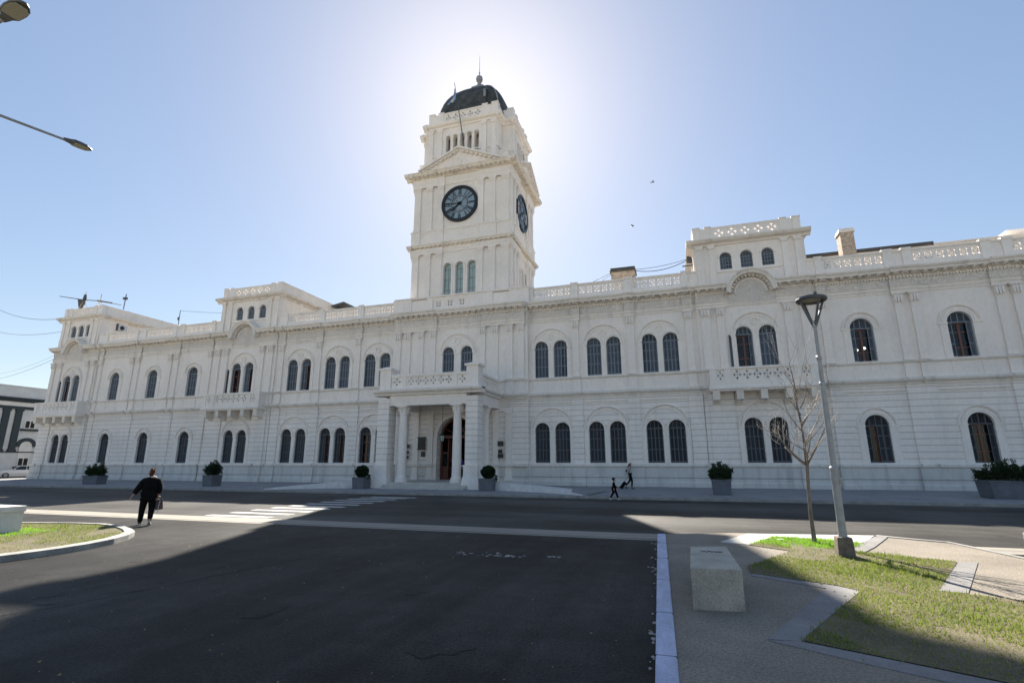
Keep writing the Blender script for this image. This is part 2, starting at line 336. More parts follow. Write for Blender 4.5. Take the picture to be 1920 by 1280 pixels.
def wall(mb, F, u0, u1, z0, z1, ops, o=0., depth=.35, m=None, rm=None, n=12):
    """flat wall with arched openings (uc, hw, sill, top) and their reveals"""
    q = lambda a, b, c, d: mb.add([F.P(a, c, o), F.P(b, c, o), F.P(b, d, o), F.P(a, d, o)], [(0, 1, 2, 3)], m)
    cur = u0
    for uc, hw, zs, zt in sorted(ops):
        if uc-hw > cur+1e-4: q(cur, uc-hw, z0, z1)
        if zs > z0+1e-4: q(uc-hw, uc+hw, z0, zs)
        sp = zt-hw; a = [(uc-hw*math.cos(math.pi*i/n), sp+hw*math.sin(math.pi*i/n)) for i in range(n+1)]
        for i in range(n):
            (xa, za), (xb, zb) = a[i], a[i+1]
            mb.add([F.P(xa, za, o), F.P(xb, zb, o), F.P(xb, z1, o), F.P(xa, z1, o)], [(0, 1, 2, 3)], m)
        loop = [(uc-hw, zs)]+a+[(uc+hw, zs)]; k = len(loop)
        vs = [F.P(u, z, o) for u, z in loop]+[F.P(u, z, o-depth) for u, z in loop]
        mb.add(vs, [(i, (i+1) % k, k+(i+1) % k, k+i) for i in range(k)], rm if rm is not None else m)
        cur = uc+hw
    if u1 > cur+1e-4: q(cur, u1, z0, z1)
    return mb
STAR = [".........", ".##.#.##.", ".#.....#.", "...#.#...", ".#..#..#.", "...#.#...", ".#.....#.", ".##.#.##.", "........."]
QUAT = ["....#....", "...###...", "....#....", ".#.....#.", "###.#.###", ".#.....#.", "....#....", "...###...", "....#...."]
SQ = [".........", ".##.#.##.", ".##.#.##.", ".........", ".##.#.##.", ".........", ".##.#.##.", ".##.#.##.", "........."]
def pierced(mb, F, u0, u1, z0, z1, o0, o1, pat, n, m=None, gap=2):
    rows = [''.join((p+'.'*gap) for _ in range(n)) for p in pat]; rows = ['.'*gap+r for r in rows]; rows = ['.'*len(rows[0])]+rows+['.'*len(rows[0])]
    H, W = len(rows), len(rows[0]); du = (u1-u0)/W; dz = (z1-z0)/H
    hole = lambda i, j: 0 <= i < H and 0 <= j < W and rows[H-1-i][j] == '#'
    for i in range(H):
        j = 0
        while j < W:
            if hole(i, j):
                a, b, c, d = u0+j*du, u0+(j+1)*du, z0+i*dz, z0+(i+1)*dz
                for (di, dj, p, q) in ((-1, 0, (a, c), (b, c)), (1, 0, (a, d), (b, d)), (0, -1, (a, c), (a, d)), (0, 1, (b, c), (b, d))):
                    if not hole(i+di, j+dj): mb.add([F.P(*p, o0), F.P(*q, o0), F.P(*q, o1), F.P(*p, o1)], [(0, 1, 2, 3)], m)
                j += 1; continue
            k = j
            while k < W and not hole(i, k): k += 1
            a, b, c, d = u0+j*du, u0+k*du, z0+i*dz, z0+(i+1)*dz
            for o in (o0, o1): mb.add([F.P(a, c, o), F.P(b, c, o), F.P(b, d, o), F.P(a, d, o)], [(0, 1, 2, 3)], m)
            j = k
def tomesh(o, name=None):                    # freeze modifiers
    dg = bpy.context.evaluated_depsgraph_get(); me = bpy.data.meshes.new_from_object(o.evaluated_get(dg)); 
    old = o.data; o.modifiers.clear(); o.data = me; bpy.data.meshes.remove(old); return o
def text_mesh(txt, size, name, m, parent, mw, ext=.012):
    c = bpy.data.curves.new(name, 'FONT'); c.body = txt; c.size = size; c.align_x = 'CENTER'; c.align_y = 'CENTER'; c.extrude = ext; c.offset = .012 if size > .3 else .004; c.resolution_u = 2
    o = bpy.data.objects.new(name, c); S.collection.objects.link(o)
    dg = bpy.context.evaluated_depsgraph_get(); me = bpy.data.meshes.new_from_object(o.evaluated_get(dg)); bpy.data.objects.remove(o)
    me.transform(mw); me.materials.clear(); me.materials.append(m); return me

# ------------------------------------------------------------------ ground
def struct(name, mb, m, **k): return tag(mb.build(name, m, recalc=False, **k), kind='structure')
g = MB(); g.poly([(-900, -900), (900, -900), (900, 900), (-900, 900)], -.32); struct('ground', g, M['asphalt'])
g = MB()                                     # main street: slight camber up from the gutter
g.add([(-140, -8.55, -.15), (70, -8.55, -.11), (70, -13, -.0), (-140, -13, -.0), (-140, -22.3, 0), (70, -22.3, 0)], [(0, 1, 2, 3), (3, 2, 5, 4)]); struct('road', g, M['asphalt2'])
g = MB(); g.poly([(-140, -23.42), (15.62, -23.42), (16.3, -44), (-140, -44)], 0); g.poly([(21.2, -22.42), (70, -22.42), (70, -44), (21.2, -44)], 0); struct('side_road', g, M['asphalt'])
g = MB(); g.poly([(-140, -22.3), (70, -22.3), (70, -22.72), (-140, -22.72)], .003); g.poly([(-140, -22.74), (70, -22.74), (70, -23.2), (-140, -23.2)], .003)
g.poly([(-140, -23.2), (70, -23.2), (70, -23.42), (-140, -23.42)], -.004); struct('concrete_gutter', g, M['gutter'])
g = MB(); g.add([(-140, 60, .1), (-47.4, 60, .1), (-47.4, -8.55, -.13), (-140, -8.55, -.13)], [(0, 1, 2, 3)]); struct('cross_street', g, M['asphalt2'])
g = MB(); g.poly([(-300, -44), (300, -44), (300, -400), (-300, -400)], .02); g.poly([(-300, -23.5), (-14, -23.5), (-14, -44), (-300, -44)], .016); struct('plaza', g, M['plaza'])
# pavement in front of the building
g = MB(); g.add([(-50.6, .3, .13), (60, .3, .15), (60, -8.4, .03), (-50.6, -8.4, -.01)], [(0, 1, 2, 3)]); g.add([(-50.6, .3, .13), (-50.6, -8.4, -.01), (-47.6, .3, .13), (-47.6, 30, .13), (-50.6, 30, .13)], [(0, 2, 3, 4)]); struct('pavement', g, M['pave'])
g = MB(); g.add([(-50.6, -8.4, -.008), (60, -8.4, .032), (60, -8.56, .032), (-50.6, -8.56, -.008), (60, -8.56, -.14), (-50.6, -8.56, -.17)], [(0, 1, 2, 3), (3, 2, 4, 5)])
g.add([(-50.6, -8.56, -.008), (-50.75, -8.56, -.008), (-50.75, 30, .13), (-50.6, 30, .13), (-50.75, -8.56, -.17), (-50.75, 30, 0)], [(0, 1, 2, 3), (1, 4, 5, 2)])
x = -50
while x < 59: g.bx(x, x+.014, -8.575, -8.39, -.1, .01+.0004*x, None); x += 1.5
struct('pavement_kerb', g, M['kerb'])
# zebra crossing
for i in range(11):
    y = -21.95+i*1.02; x0 = .15-.0*i; o = MB().poly([(x0, y-.2), (x0+2.7, y-.2), (x0+2.7, y+.17), (x0, y+.17)], .0)
    z = .005 if y < -13 else .005-.15*(y+13)/4.5
    st = o.build('crossing_stripe', M['paint'], recalc=False, loc=(0, 0, z)); tag(st, kind='structure')
for (x, y, r) in ((12.1, -26.3, .5), (12.75, -26.4, .3), (13.6, -26.2, .12), (9.45, -27.6, .22)):
    mb = MB(); rr = random.Random(int(x*10))
    for k in range(16 if r > .25 else 5):
        cx, cy = x+rr.uniform(-r, r), y+rr.uniform(-r, r)*.5; q = rr.uniform(.02, .06)
        mb.poly([(cx+q*math.cos(a)*rr.uniform(.6, 1.3), cy+q*.6*math.sin(a)*rr.uniform(.6, 1.3)) for a in [i*1.047 for i in range(6)]], .003+k*.0004)
    struct('worn_road_patch', mb, M['paint'] if y > -27 else M['roof'])
def ribbon(pts, w_, z):
    mb = MB(); rr = random.Random(len(pts))
    P_ = []
    for (x0, y0), (x1, y1) in zip(pts, pts[1:]):
        for i in range(6): t = i/6; P_.append((x0+(x1-x0)*t+rr.uniform(-.02, .02), y0+(y1-y0)*t+rr.uniform(-.02, .02)))
    L_ = []
    for i, p in enumerate(P_):
        q = P_[min(i+1, len(P_)-1)]; o = P_[max(i-1, 0)]; dx, dy = q[0]-o[0], q[1]-o[1]; l = math.hypot(dx, dy) or 1; h = w_*rr.uniform(.5, 1.2)
        L_ += [(p[0]-dy/l*h, p[1]+dx/l*h, z), (p[0]+dy/l*h, p[1]-dx/l*h, z)]
    mb.add(L_, [(2*i, 2*i+1, 2*i+3, 2*i+2) for i in range(len(P_)-1)]); return mb
M['tar'] = mat('tar_joint', (.009, .009, .009), .95, .2, 5, spec=0.); M['asphalt3'] = asphalt('patched_asphalt', (.027, .0262, .0255))
for pts, w_ in (([(7.9, -32.9), (7.95, -32.2), (8.3, -31.3), (8.6, -29.8), (8.9, -28.2), (9.1, -26.2), (9.3, -23.5)], .007), ):
    struct('tar_joint', ribbon(pts, w_, .0045), M['tar'])
for (x, y, r0, e) in ((9.43, -27.62, .22, .5), (7.45, -31.17, .12, .6), (7.9, -31.5, .10, .5), (8.3, -30.6, .07, .8), (12.3, -29.4, .2, .6), (13.6, -31.4, .3, .5), (6.1, -28.9, .16, .5), (10.9, -30.9, .26, .6), (14.2, -27.9, .24, .7)):
    mb = MB(); rr = random.Random(int(x*100)); nn_ = 40; fz = [1+.18*math.sin(3*i*6.283/40+x)+.12*math.sin(7*i*6.283/40+y)+rr.uniform(-.04, .04) for i in range(40)]; mb.poly([(x+r0*math.cos(i*6.283/nn_)*fz[i], y+r0*e*2*math.sin(i*6.283/nn_)*fz[i]) for i in range(nn_)], .0035+r0*.003)
    struct('oil_stain', mb, M['asphalt3'])
g = MB(); rr = random.Random(4); pts = []
for i in range(14): pts.append((15.02+rr.uniform(-.12, .1)-.0*i, -23.6-i*1.0))
g.add([(p[0], p[1], .004) for p in pts]+[(KX(p[1])-.002, p[1], .004) for p in pts] if False else [(p[0], p[1], .004) for p in pts]+[(15.46+.035*(-23.1-p[1])-.003, p[1], .004) for p in pts], [(i, i+1, 15+i, 14+i) for i in range(13)]); struct('kerbside_patch', g, M['asphalt3'])
g = MB()
for i in range(60):
    y = -23.8-rr.random()**1.2*12; x = 15.46+.035*(-23.1-y)-.01-abs(rr.gauss(0, .05)); q = rr.uniform(.008, .03)
    g.poly([(x+q*math.cos(k*1.05)*rr.uniform(.5, 1.2), y+q*2*math.sin(k*1.05)) for k in range(6)], .0075+.0001*i)
struct('kerbside_grit', g, M['kerb'])
g = MB(); rr = random.Random(21)
for i in range(420):
    if i < 260: x, y, z = rr.uniform(3, 15.4), rr.uniform(-35, -23.6), .012
    else: x, y, z = rr.uniform(17.4, 20.4), rr.uniform(-32, -23.2), .145
    q = rr.uniform(.006, .02)*(1 if z < .1 else 1.2); a = rr.uniform(0, 6.28); t = rr.uniform(-.01, .01)
    g.add([(x+q*math.cos(a), y+q*math.sin(a), z), (x-q*.5*math.sin(a), y+q*.5*math.cos(a), z+t), (x-q*math.cos(a), y-q*math.sin(a), z), (x+q*.5*math.sin(a), y-q*.5*math.cos(a), z-t)], [(0, 1, 2, 3)])
tag(g.build('leaf_litter', M['straw'], recalc=False), 'scattered pale leaf litter on the asphalt and lawn', kind='stuff')
# right-hand plaza island
KX = lambda y: 15.46+.035*(-23.1-y)
mb = MB(); mb.slab([(KX(-22.95)+.17, -23.0), (17.2, -22.3), (20.42, -21.85), (20.9, -22.2), (21.5, -22.6), (22.0, -24.9), (24.5, -36), (24.5, -44), (KX(-44)+.17, -44)], -.2, .10); struct('paved_island', mb, M['aggr'])
mb = MB(); 
ys = [-22.95, -23.15, -26.4, -29.9, -33.2, -37, -44]
for a, b in zip(ys[1:-1], ys[2:]): mb.slab([(KX(a), a), (KX(a)+.19, a), (KX(b)+.19, b+.012), (KX(b), b+.012)], -.2, .125)
mb.slab([(KX(-22.9)+.02, -22.95), (KX(-22.9)+.2, -22.9), (KX(-23.14)+.19, -23.14), (KX(-23.14), -23.14)], -.2, .10)
jt = MB()
for y in (-24.6, -26.4, -28.2, -29.95, -31.35, -32.5): jt.slab([(KX(y)-.002, y-.004), (KX(y)+.192, y+.002), (KX(y)+.192, y+.010), (KX(y)-.002, y+.004)], -.1, .1262)
struct('kerb_joint', jt, M['tar'])
k = mb.build('island_kerb', M['bluekerb'], bev=.02); tag(k, kind='structure')
mb = MB(); mb.slab([(21.5, -22.56), (21.56, -22.5), (22.1, -24.9), (24.6, -36), (24.4, -36), (21.98, -24.9)], -.2, .12)
mb.slab([(20.45, -21.83), (20.9, -22.15), (21.5, -22.55), (21.5, -22.66), (20.86, -22.28), (20.36, -21.95)], -.2, .12); struct('plaza_kerb', mb, M['kerb'])
mb = MB(); mb.slab([(16.83, -23.95), (17.55, -22.4), (20.38, -21.88), (19.74, -23.28), (18.07, -22.83), (17.36, -24.2)], .06, .112)
struct('pale_concrete_pad', mb, M['pad'])
mb = MB()
mb.slab([(17.07, -27.26), (18.1, -27.8), (18.32, -28.04), (17.1, -30.5), (16.8, -30.52), (17.92, -28.0), (17.02, -27.42)], .06, .109)
mb.slab([(17.1, -30.5), (17.9, -30.85), (18.9, -31.3), (20.2, -31.9), (22.5, -33), (22.5, -33.25), (20.1, -32.2), (18.5, -31.45), (17.6, -31.0), (16.8, -30.56)], .06, .108)
mb.slab([(20.62, -25.2), (20.95, -25.1), (19.66, -27.75), (19.35, -27.7)], .06, .110)
mb.slab([(19.67, -23.31), (20.42, -21.95), (20.58, -22.1), (19.8, -23.8), (19.4, -24.55), (19.2, -24.5)], .06, .116)
struct('concrete_band', mb, M['band'])
# lawns: soil polygon plus blades
lawnA = [(18.07, -22.83), (18.9, -22.86), (19.74, -23.3), (19.2, -24.45), (20.62, -25.18), (19.35, -27.7), (20.2, -28.02), (22.6, -28.6), (23.8, -33.6), (22.5, -33), (20.2, -31.88), (18.9, -31.28), (17.9, -30.83), (17.12, -30.48), (18.33, -28.05), (18.12, -27.78), (17.04, -27.24), (17.06, -26.7), (18.06, -24.8), (17.36, -24.22)]
inner = [(-2.81, -26.37), (-1.83, -26.1), (-.86, -25.82), (.24, -25.74), (1.18, -25.94), (2.1, -26.38), (2.65, -26.72), (3.02, -27.12), (3.36, -27.7), (3.55, -28.3), (3.62, -28.9), (3.58, -29.5), (3.4, -30.4), (2.6, -33), (-1, -39), (-8, -40), (-12, -34), (-8, -29), (-4.5, -27.2)]
outer = [(-3.3, -26.3), (-2.1, -25.95), (-.95, -25.66), (.24, -25.55), (1.24, -25.76), (2.2, -26.2), (2.82, -26.58), (3.22, -27.02), (3.58, -27.62), (3.79, -28.26), (3.86, -28.9), (3.82, -29.56), (3.62, -30.5), (2.8, -33.1), (-.9, -39.2), (-8.1, -40.2), (-12.2, -34), (-8.1, -28.85), (-4.7, -27.05)]
struct('right_lawn_soil', MB().poly(lawnA, .1125), M['soil']); struct('left_lawn_soil', MB().poly(inner, .10), M['soil'])
mb = MB(); n = len(inner)
for i in range(n):
    j = (i+1) % n; a, b, c, d = outer[i], outer[j], inner[j], inner[i]
    mb.add([(*a, -.1), (*b, -.1), (*c, -.1), (*d, -.1), (*a, .12), (*b, .12), (*c, .13), (*d, .13)], [(0, 1, 5, 4), (4, 5, 6, 7), (3, 7, 6, 2)])
struct('left_lawn_kerb', mb, M['kerb'])
def inside(p, poly):
    x, y = p; c = False; n = len(poly)
    for i in range(n):
        (x1, y1), (x2, y2) = poly[i], poly[i-1]
        if (y1 > y) != (y2 > y) and x < (x2-x1)*(y-y1)/(y2-y1)+x1: c = not c
    return c
def lawn(name, poly, z, dens, bright=None):
    rr = random.Random(3); xs = [p[0] for p in poly]; ysy = [p[1] for p in poly]; mb = MB()
    A = (max(xs)-min(xs))*(max(ysy)-min(ysy)); C0 = Vector((16.07, -36.68))
    for _ in range(int(A*dens)):
        p = (rr.uniform(min(xs), max(xs)), rr.uniform(min(ysy), max(ysy)))
        if not inside(p, poly): continue
        p = (p[0]+rr.gauss(0, .03), p[1]+rr.gauss(0, .03))
        pat = math.sin(p[0]*1.7+1.3*math.sin(p[1]*1.1))+math.sin(p[1]*2.3+p[0])+.7*math.sin(p[0]*5.1+p[1]*3.7)
        if pat < -.7 and rr.random() < .8: continue
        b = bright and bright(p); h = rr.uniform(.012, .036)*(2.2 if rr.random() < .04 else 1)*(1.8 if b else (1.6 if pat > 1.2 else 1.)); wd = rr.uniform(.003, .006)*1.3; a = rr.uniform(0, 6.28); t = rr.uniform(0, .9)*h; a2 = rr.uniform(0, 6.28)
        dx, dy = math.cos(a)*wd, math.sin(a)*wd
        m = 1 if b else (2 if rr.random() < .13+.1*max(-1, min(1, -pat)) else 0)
        mb.add([(p[0]-dx, p[1]-dy, z), (p[0]+dx, p[1]+dy, z), (p[0]+t*math.cos(a2), p[1]+t*math.sin(a2), z+h)], [(0, 1, 2)], m)
    return tag(mb.build(name, [M['grass'], M['grassb'], M['straw']], recalc=False), name.replace('_', ' '), None, kind='stuff')
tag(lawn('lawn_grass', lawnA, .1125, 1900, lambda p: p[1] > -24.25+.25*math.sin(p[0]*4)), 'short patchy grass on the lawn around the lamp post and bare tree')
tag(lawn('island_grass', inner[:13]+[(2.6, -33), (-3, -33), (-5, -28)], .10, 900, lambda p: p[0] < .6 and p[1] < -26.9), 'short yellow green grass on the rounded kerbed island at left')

# ================================================================== the government building
B = empty('government_building', (0, 0, 0), 'long white two storey neoclassical palace with a square clock tower over its columned entrance', 'building')
STY = {'up': (M['louv_up'], M['frame_up']), 'dn': (M['louv_dn'], M['frame_dn'])}
PROTO = {}
L0 = Fr((0, 0, 0), (1, 0, 0), (0, -1, 0))   # local window frame: u across, z from the sill, o outwards
def leaf_mesh(u0, u1, h, lou, fr, F=L0, o=0.):
    mb = MB(); mb.box(F, u0, u1, 0, h, o, o+.025, 0); b = min(.05, (u1-u0)*.16)
    mb.box(F, u0, u0+b, 0, h, o+.02, o+.045, 1); mb.box(F, u1-b, u1, 0, h, o+.02, o+.045, 1)
    for a, c in ((0, .09), (h*.36, h*.36+.07), (h*.70, h*.70+.06), (h-.06, h)): mb.box(F, u0+b, u1-b, a, c, o+.02, o+.043, 1)
    return mb
def window(hw, h, sty, state='cc', lit=False):
    """children of an (unparented) window frame: shutters, arched top, casement, pane"""
    lou, fr = STY[sty]; sp = h-hw
    mb = MB(); t = .05
    mb.box(L0, -hw-.01, -hw+t, 0, sp, -.02, .06); mb.box(L0, hw-t, hw+.01, 0, sp, -.02, .06); mb.ring(L0, 0, sp, hw-t, hw+.01, -.02, .06); mb.box(L0, -hw+t, hw-t, -.01, .05, -.02, .06)
    W = mb.build('window', fr)
    # arched top: fixed louvres with bars
    mb = MB(); n = 12; r = hw-.03
    mb.prism(L0, [(-r*math.cos(math.pi*i/n), sp+r*math.sin(math.pi*i/n)) for i in range(n+1)], 0, .02, 0); mb.box(L0, -r, r, sp-.035, sp+.035, .015, .055, 1)
    for k in (-1, 0, 1): 
        u = k*hw*.5; mb.box(L0, u-.028, u+.028, sp, sp+math.sqrt(r*r-u*u)-.02, .015, .045, 1)
    mb.build('arched_top', [lou, fr], W)
    q = hw-.04; sh = sp-.04
    def pair(side):                           # two folding leaves closed on one side
        mb = MB(); a, b = (-q, 0) if side < 0 else (0, q); mid = (a+b)/2
        m2 = leaf_mesh(a, mid-.004, sh, lou, fr); m3 = leaf_mesh(mid+.004, b, sh, lou, fr); mb.add(m2.v, [], 0); mb.f += m2.f; mb.mi += m2.mi
        base = len(mb.v); mb.v += m3.v; mb.f += [tuple(base+i for i in f) for f in m3.f]; mb.mi += m3.mi
        mb.build('shutter', [lou, fr], W, (0, 0, .04))
    def narrow(side, fac=.42):                # leaves folded back inside the opening: one strip along the jamb
        a, b = (-q, -q+q*fac) if side < 0 else (q-q*fac, q)
        leaf_mesh(a, b, sh, lou, fr).build('shutter', [lou, fr], W, (0, 0, .04))
    def swung(side):                          # leaf swung out at an angle in front of the wall
        m_ = leaf_mesh(0, q, sh, lou, fr); o = m_.build('shutter', [lou, fr], W, (side*(hw-.02), -.05, .04)); o.rotation_euler[2] = R(-35) if side > 0 else R(180+35)
    open_ = state != 'cc'
    for side, c in zip((-1, 1), state):
        if c == 'c': pair(side)
        elif c == 'n': narrow(side)
        elif c == 's': swung(side)
    if open_:
        mb = MB(); F = L0; D = -.16
        mb.box(F, -q, -q+.07, 0, sh, D, D+.06); mb.box(F, q-.07, q, 0, sh, D, D+.06); mb.box(F, -.06, .06, 0, sh, D, D+.07)
        for z in (0, sh*.28, sh*.72, sh-.08): mb.box(F, -q, q, z, z+.07, D, D+.055)
        mb.build('casement', M['wood'], W)
        MB().box(L0, -q+.07, -.06, .07, sh-.08, -.14, -.13).box(L0, .06, q-.07, .07, sh-.08, -.14, -.13).build('pane', M['glass'], W)
        mb = MB(); c = [(-hw-.5, -.3), (hw+.5, -.3)]
        a0, a1, y0, y1, z0, z1 = -hw-.6, hw+.6, .2, 2.6, -.5, h+.2
        vs = [(a0, y0, z0), (a1, y0, z0), (a1, y1, z0), (a0, y1, z0), (a0, y0, z1), (a1, y0, z1), (a1, y1, z1), (a0, y1, z1)]
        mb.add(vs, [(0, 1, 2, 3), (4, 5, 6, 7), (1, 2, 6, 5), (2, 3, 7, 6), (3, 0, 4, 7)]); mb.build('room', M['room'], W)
    return W
def put_window(uc, zs, key, o=0., inset=.2, F=FA, parent=B):
    p = F.P(uc, zs, o-inset); rot = math.atan2(F.u.y, F.u.x)
    if key not in PROTO: W = window(*key); W.parent = parent; W.location = p; W.rotation_euler[2] = rot; PROTO[key] = W
    else: W = dup(PROTO[key], parent, p, rot)
    return W
# ---- plan -------------------------------------------------------------------
ZG0, ZG1, ZU0, ZU1 = 1.69, 4.56, 7.86, 10.68
HWP, HWS = .54, .645
CC, AC = 21.6, 44.26
PAIRS = [7.48, 11.43, 15.40]; SING = [27.77, 32.94, 38.12]
sections = [(-5.78, 5.78, .44), (5.78, 18.0, 0.), (18.0, 25.25, .16), (25.25, 40.9, 0.), (40.9, 47.75, .16)]
UPST = {(-1, 'a', 0): 'sc', (-1, 'c', 0): 'sn', (-1, 'c', 1): 'cn', (-1, 'd', 1): 'cn', (1, 'c', 0): 'sn', (1, 'b', 0): 'nn', (1, 'b', 1): 'nn', (-1, 'e', 1): 'cc'}
DNST = {(1, 'b', 0): 'nc', (1, 'b', 1): 'nn', (-1, 'e', 0): 'cn', (-1, 'e', 1): 'cn', (-1, 'f', 0): 'nn'}
wg, wu = MB(), MB()
def windows_of(s):
    L = []
    for nm, c, hs in (('a', AC, .68), ('c', CC, .735), ('d', PAIRS[2], .735), ('e', PAIRS[1], .735), ('f', PAIRS[0], .75)):
        xs = sorted([s*(c-hs), s*(c+hs)]); L += [(nm, i, x, HWP) for i, x in enumerate(xs)]
    bs = sorted(s*x for x in SING) if s < 0 else SING
    L += [('b', i, x, HWS) for i, x in enumerate(bs)]
    return L
allw = [(s,)+t for s in (-1, 1) for t in windows_of(s)]
for s in (-1, 1):
    for (a, b, o) in (sections[1:]):
        u0, u1 = (a, b) if s > 0 else (-b, -a)
        ops_g = [(x, hw, ZG0, ZG1) for (ss, nm, i, x, hw) in allw if u0 < x < u1]
        ops_u = [(x, hw, ZU0, ZU1) for (ss, nm, i, x, hw) in allw if u0 < x < u1]
        wall(wg, FA, u0, u1, 0, 6.4, ops_g, o); wall(wu, FA, u0, u1, 6.4, 13.7, ops_u, o)
        for mb, z0, z1 in ((wg, 0, 6.4), (wu, 6.4, 13.7)):
            for u in (u0, u1): mb.add([FA.P(u, z0, -.2), FA.P(u, z1, -.2), FA.P(u, z1, o), FA.P(u, z0, o)], [(0, 1, 2, 3)])
wall(wg, FA, -5.78, 5.78, 0, 6.4, [(0, 1.5, .45, 5.15)], .44, depth=.9)
wall(wu, FA, -5.78, 5.78, 6.4, 13.7, [(-.79, .5, 7.86, 10.68), (.79, .5, 7.86, 10.68)], .44)
for mb, z0, z1 in ((wg, 0, 6.4), (wu, 6.4, 13.7)):
    for u in (-5.78, 5.78): mb.add([FA.P(u, z0, -.2), FA.P(u, z1, -.2), FA.P(u, z1, .44), FA.P(u, z0, .44)], [(0, 1, 2, 3)])
    for u in (-47.75, 47.75): mb.add([FA.P(u, z0, .16), FA.P(u, z1, .16), FA.P(u, z1, -24), FA.P(u, z0, -24)], [(0, 1, 2, 3)])
    mb.add([FA.P(-47.75, z0, -24), FA.P(47.75, z0, -24), FA.P(47.75, z1, -24), FA.P(-47.75, z1, -24)], [(0, 1, 2, 3)])
wg.build('ground_floor_wall', M['rust'], B, recalc=False); wu.build('upper_floor_wall', M['stucco'], B, recalc=False)
MB().add([(-47.75, 0, 13.69), (47.75, 0, 13.69), (47.75, 24, 13.69), (-47.75, 24, 13.69)], [(0, 1, 2, 3)]).build('flat_roof', M['roof'], B, recalc=False)
for (s, nm, i, x, hw) in allw:
    o = .16 if nm in 'ac' else 0
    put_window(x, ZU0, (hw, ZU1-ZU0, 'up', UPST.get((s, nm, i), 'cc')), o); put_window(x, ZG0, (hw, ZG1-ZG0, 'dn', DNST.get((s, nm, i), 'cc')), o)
for x in (-.79, .79): put_window(x, ZU0, (.5, ZU1-ZU0, 'up', 'cc'), .44)
# ---- plinth ------------------------------------------------------------------
def outs(u):
    for a, b, o in sections:
        if a <= abs(u) <= b or (a < 0 and abs(u) <= b): return o
    return 0
def spans():
    for (a, b, o) in sections:
        if a < 0: yield a, b, o
        else:
            yield a, b, o; yield -b, -a, o
pl = MB()
for a, b, o in spans():
    parts = [(a, b)] if a > -5 or b > 5.7 else [(a, b)]
    if a == -5.78: parts = [(a, -1.62), (1.62, b)]
    for p, q in parts:
        pl.prof(FA, [(o, 0), (o+.16, 0), (o+.16, .42), (o+.10, .5), (o+.10, 1.42), (o, 1.42)], p, q)
islands(pl, 'plinth', M['plinth'], B)
lg = MB()
def band(mb, prof, a, b, o, dz=0.): mb.prof(FA, [(o+p, z+dz) for p, z in prof], a, b)
SILLB = [(0, 1.42), (.15, 1.42), (.18, 1.5), (.18, 1.58), (.1, 1.64), (0, 1.64)]
STRING = [(0, 6.33), (.08, 6.33), (.1, 6.44), (.22, 6.5), (.3, 6.6), (.3, 6.68), (.1, 6.76), (0, 6.76)]
BELT = [(0, 5.93), (.05, 5.93), (.07, 5.99), (0, 6.03)]
LEDGE = [(0, 7.66), (.06, 7.66), (.13, 7.74), (.13, 7.8), (0, 7.84)]
for a, b, o in spans():
    for P_ in (SILLB, BELT, LEDGE):
        if P_ is SILLB and a == -5.78: band(lg, P_, a, -1.62, o); band(lg, P_, 1.62, b, o)
        else: band(lg, P_, a, b, o)
    band(lg, STRING, a, b, o)
# ---- pilasters ---------------------------------------------------------------
def w_of(key): return key
UP_P, DN_P = {}, {}
def pil_up(uc, hw, o):
    key = round(hw, 3)
    if key not in UP_P:
        mb = MB(); F = L0; d = .15
        mb.box(F, -hw-.05, hw+.05, -.0, .10, 0, d+.05); mb.box(F, -hw-.02, hw+.02, .10, .20, 0, d+.02); mb.box(F, -hw, hw, .2, 3.62, 0, d)
        mb.box(F, -hw-.02, hw+.02, 3.62, 3.68, 0, d+.025)
        for k in range(3): mb.prism(F, [(-hw, 3.68+.17*k), (hw, 3.68+.17*k), (hw+.06+.02*k, 3.84+.17*k), (-hw-.06-.02*k, 3.84+.17*k)], 0, d+.04+.03*k)
        for k in (-1, 0, 1): mb.prism(F, [(k*hw*.7-.05, 3.7), (k*hw*.7+.05, 3.7), (k*hw*.7+.07, 4.12), (k*hw*.7, 4.2), (k*hw*.7-.07, 4.12)], d, d+.13)
        mb.box(F, -hw-.12, hw+.12, 4.19, 4.27, 0, d+.16)
        UP_P[key] = mb.build('pilaster', M['stucco'], B, FA.P(uc, 7.84, o))
    else: dup(UP_P[key], B, FA.P(uc, 7.84, o))
    # pedestal, string course and entablature break forward over it
    e = o+.15
    for mb, P_ in ((lg, STRING), (lg, LEDGE), (lg, SILLB)): mb.prof(FA, [(o+.15+p*1.004 if p > 0 else o, z+.003) for p, z in P_], uc-hw-.1, uc+hw+.1)
    pd.box(FA, uc-hw-.06, uc+hw+.06, 6.76, 7.66, o, e-.01)
def pil_dn(uc, hw, o):
    mb = MB(); mb.box(FA, uc-hw, uc+hw, 1.64, 6.33, o, o+.13); mb.build('ground_floor_pilaster', M['rust'], B)
    pl.prof(FA, [(o+.05, 0), (o+.32, 0), (o+.32, .38), (o+.24, .5), (o+.24, 1.419), (o+.05, 1.419)], uc-hw-.06, uc+hw+.06)
pl = MB(); pd = MB()
PIL = []
for s in (-1, 1):
    PIL += [(s*9.40, .22, 0.), (s*13.42, .26, 0.), (s*17.42, .23, 0.), (s*18.55, .28, .16), (s*19.5, .23, .16), (s*23.68, .23, .16), (s*24.7, .28, .16), (s*25.78, .23, 0.),
            (s*29.97, .22, 0.), (s*30.83, .22, 0.), (s*35.14, .22, 0.), (s*35.98, .22, 0.), (s*40.4, .2, 0.), (s*41.3, .24, .16), (s*42.2, .24, .16), (s*46.3, .24, .16), (s*47.3, .24, .16)]
for x in (-5.28, -4.38, -3.2, -2.12, 2.12, 3.2, 4.38, 5.28): PIL.append((x, .24, .44))
for x, h, o in PIL: pil_up(x, h, o)
groups = {}
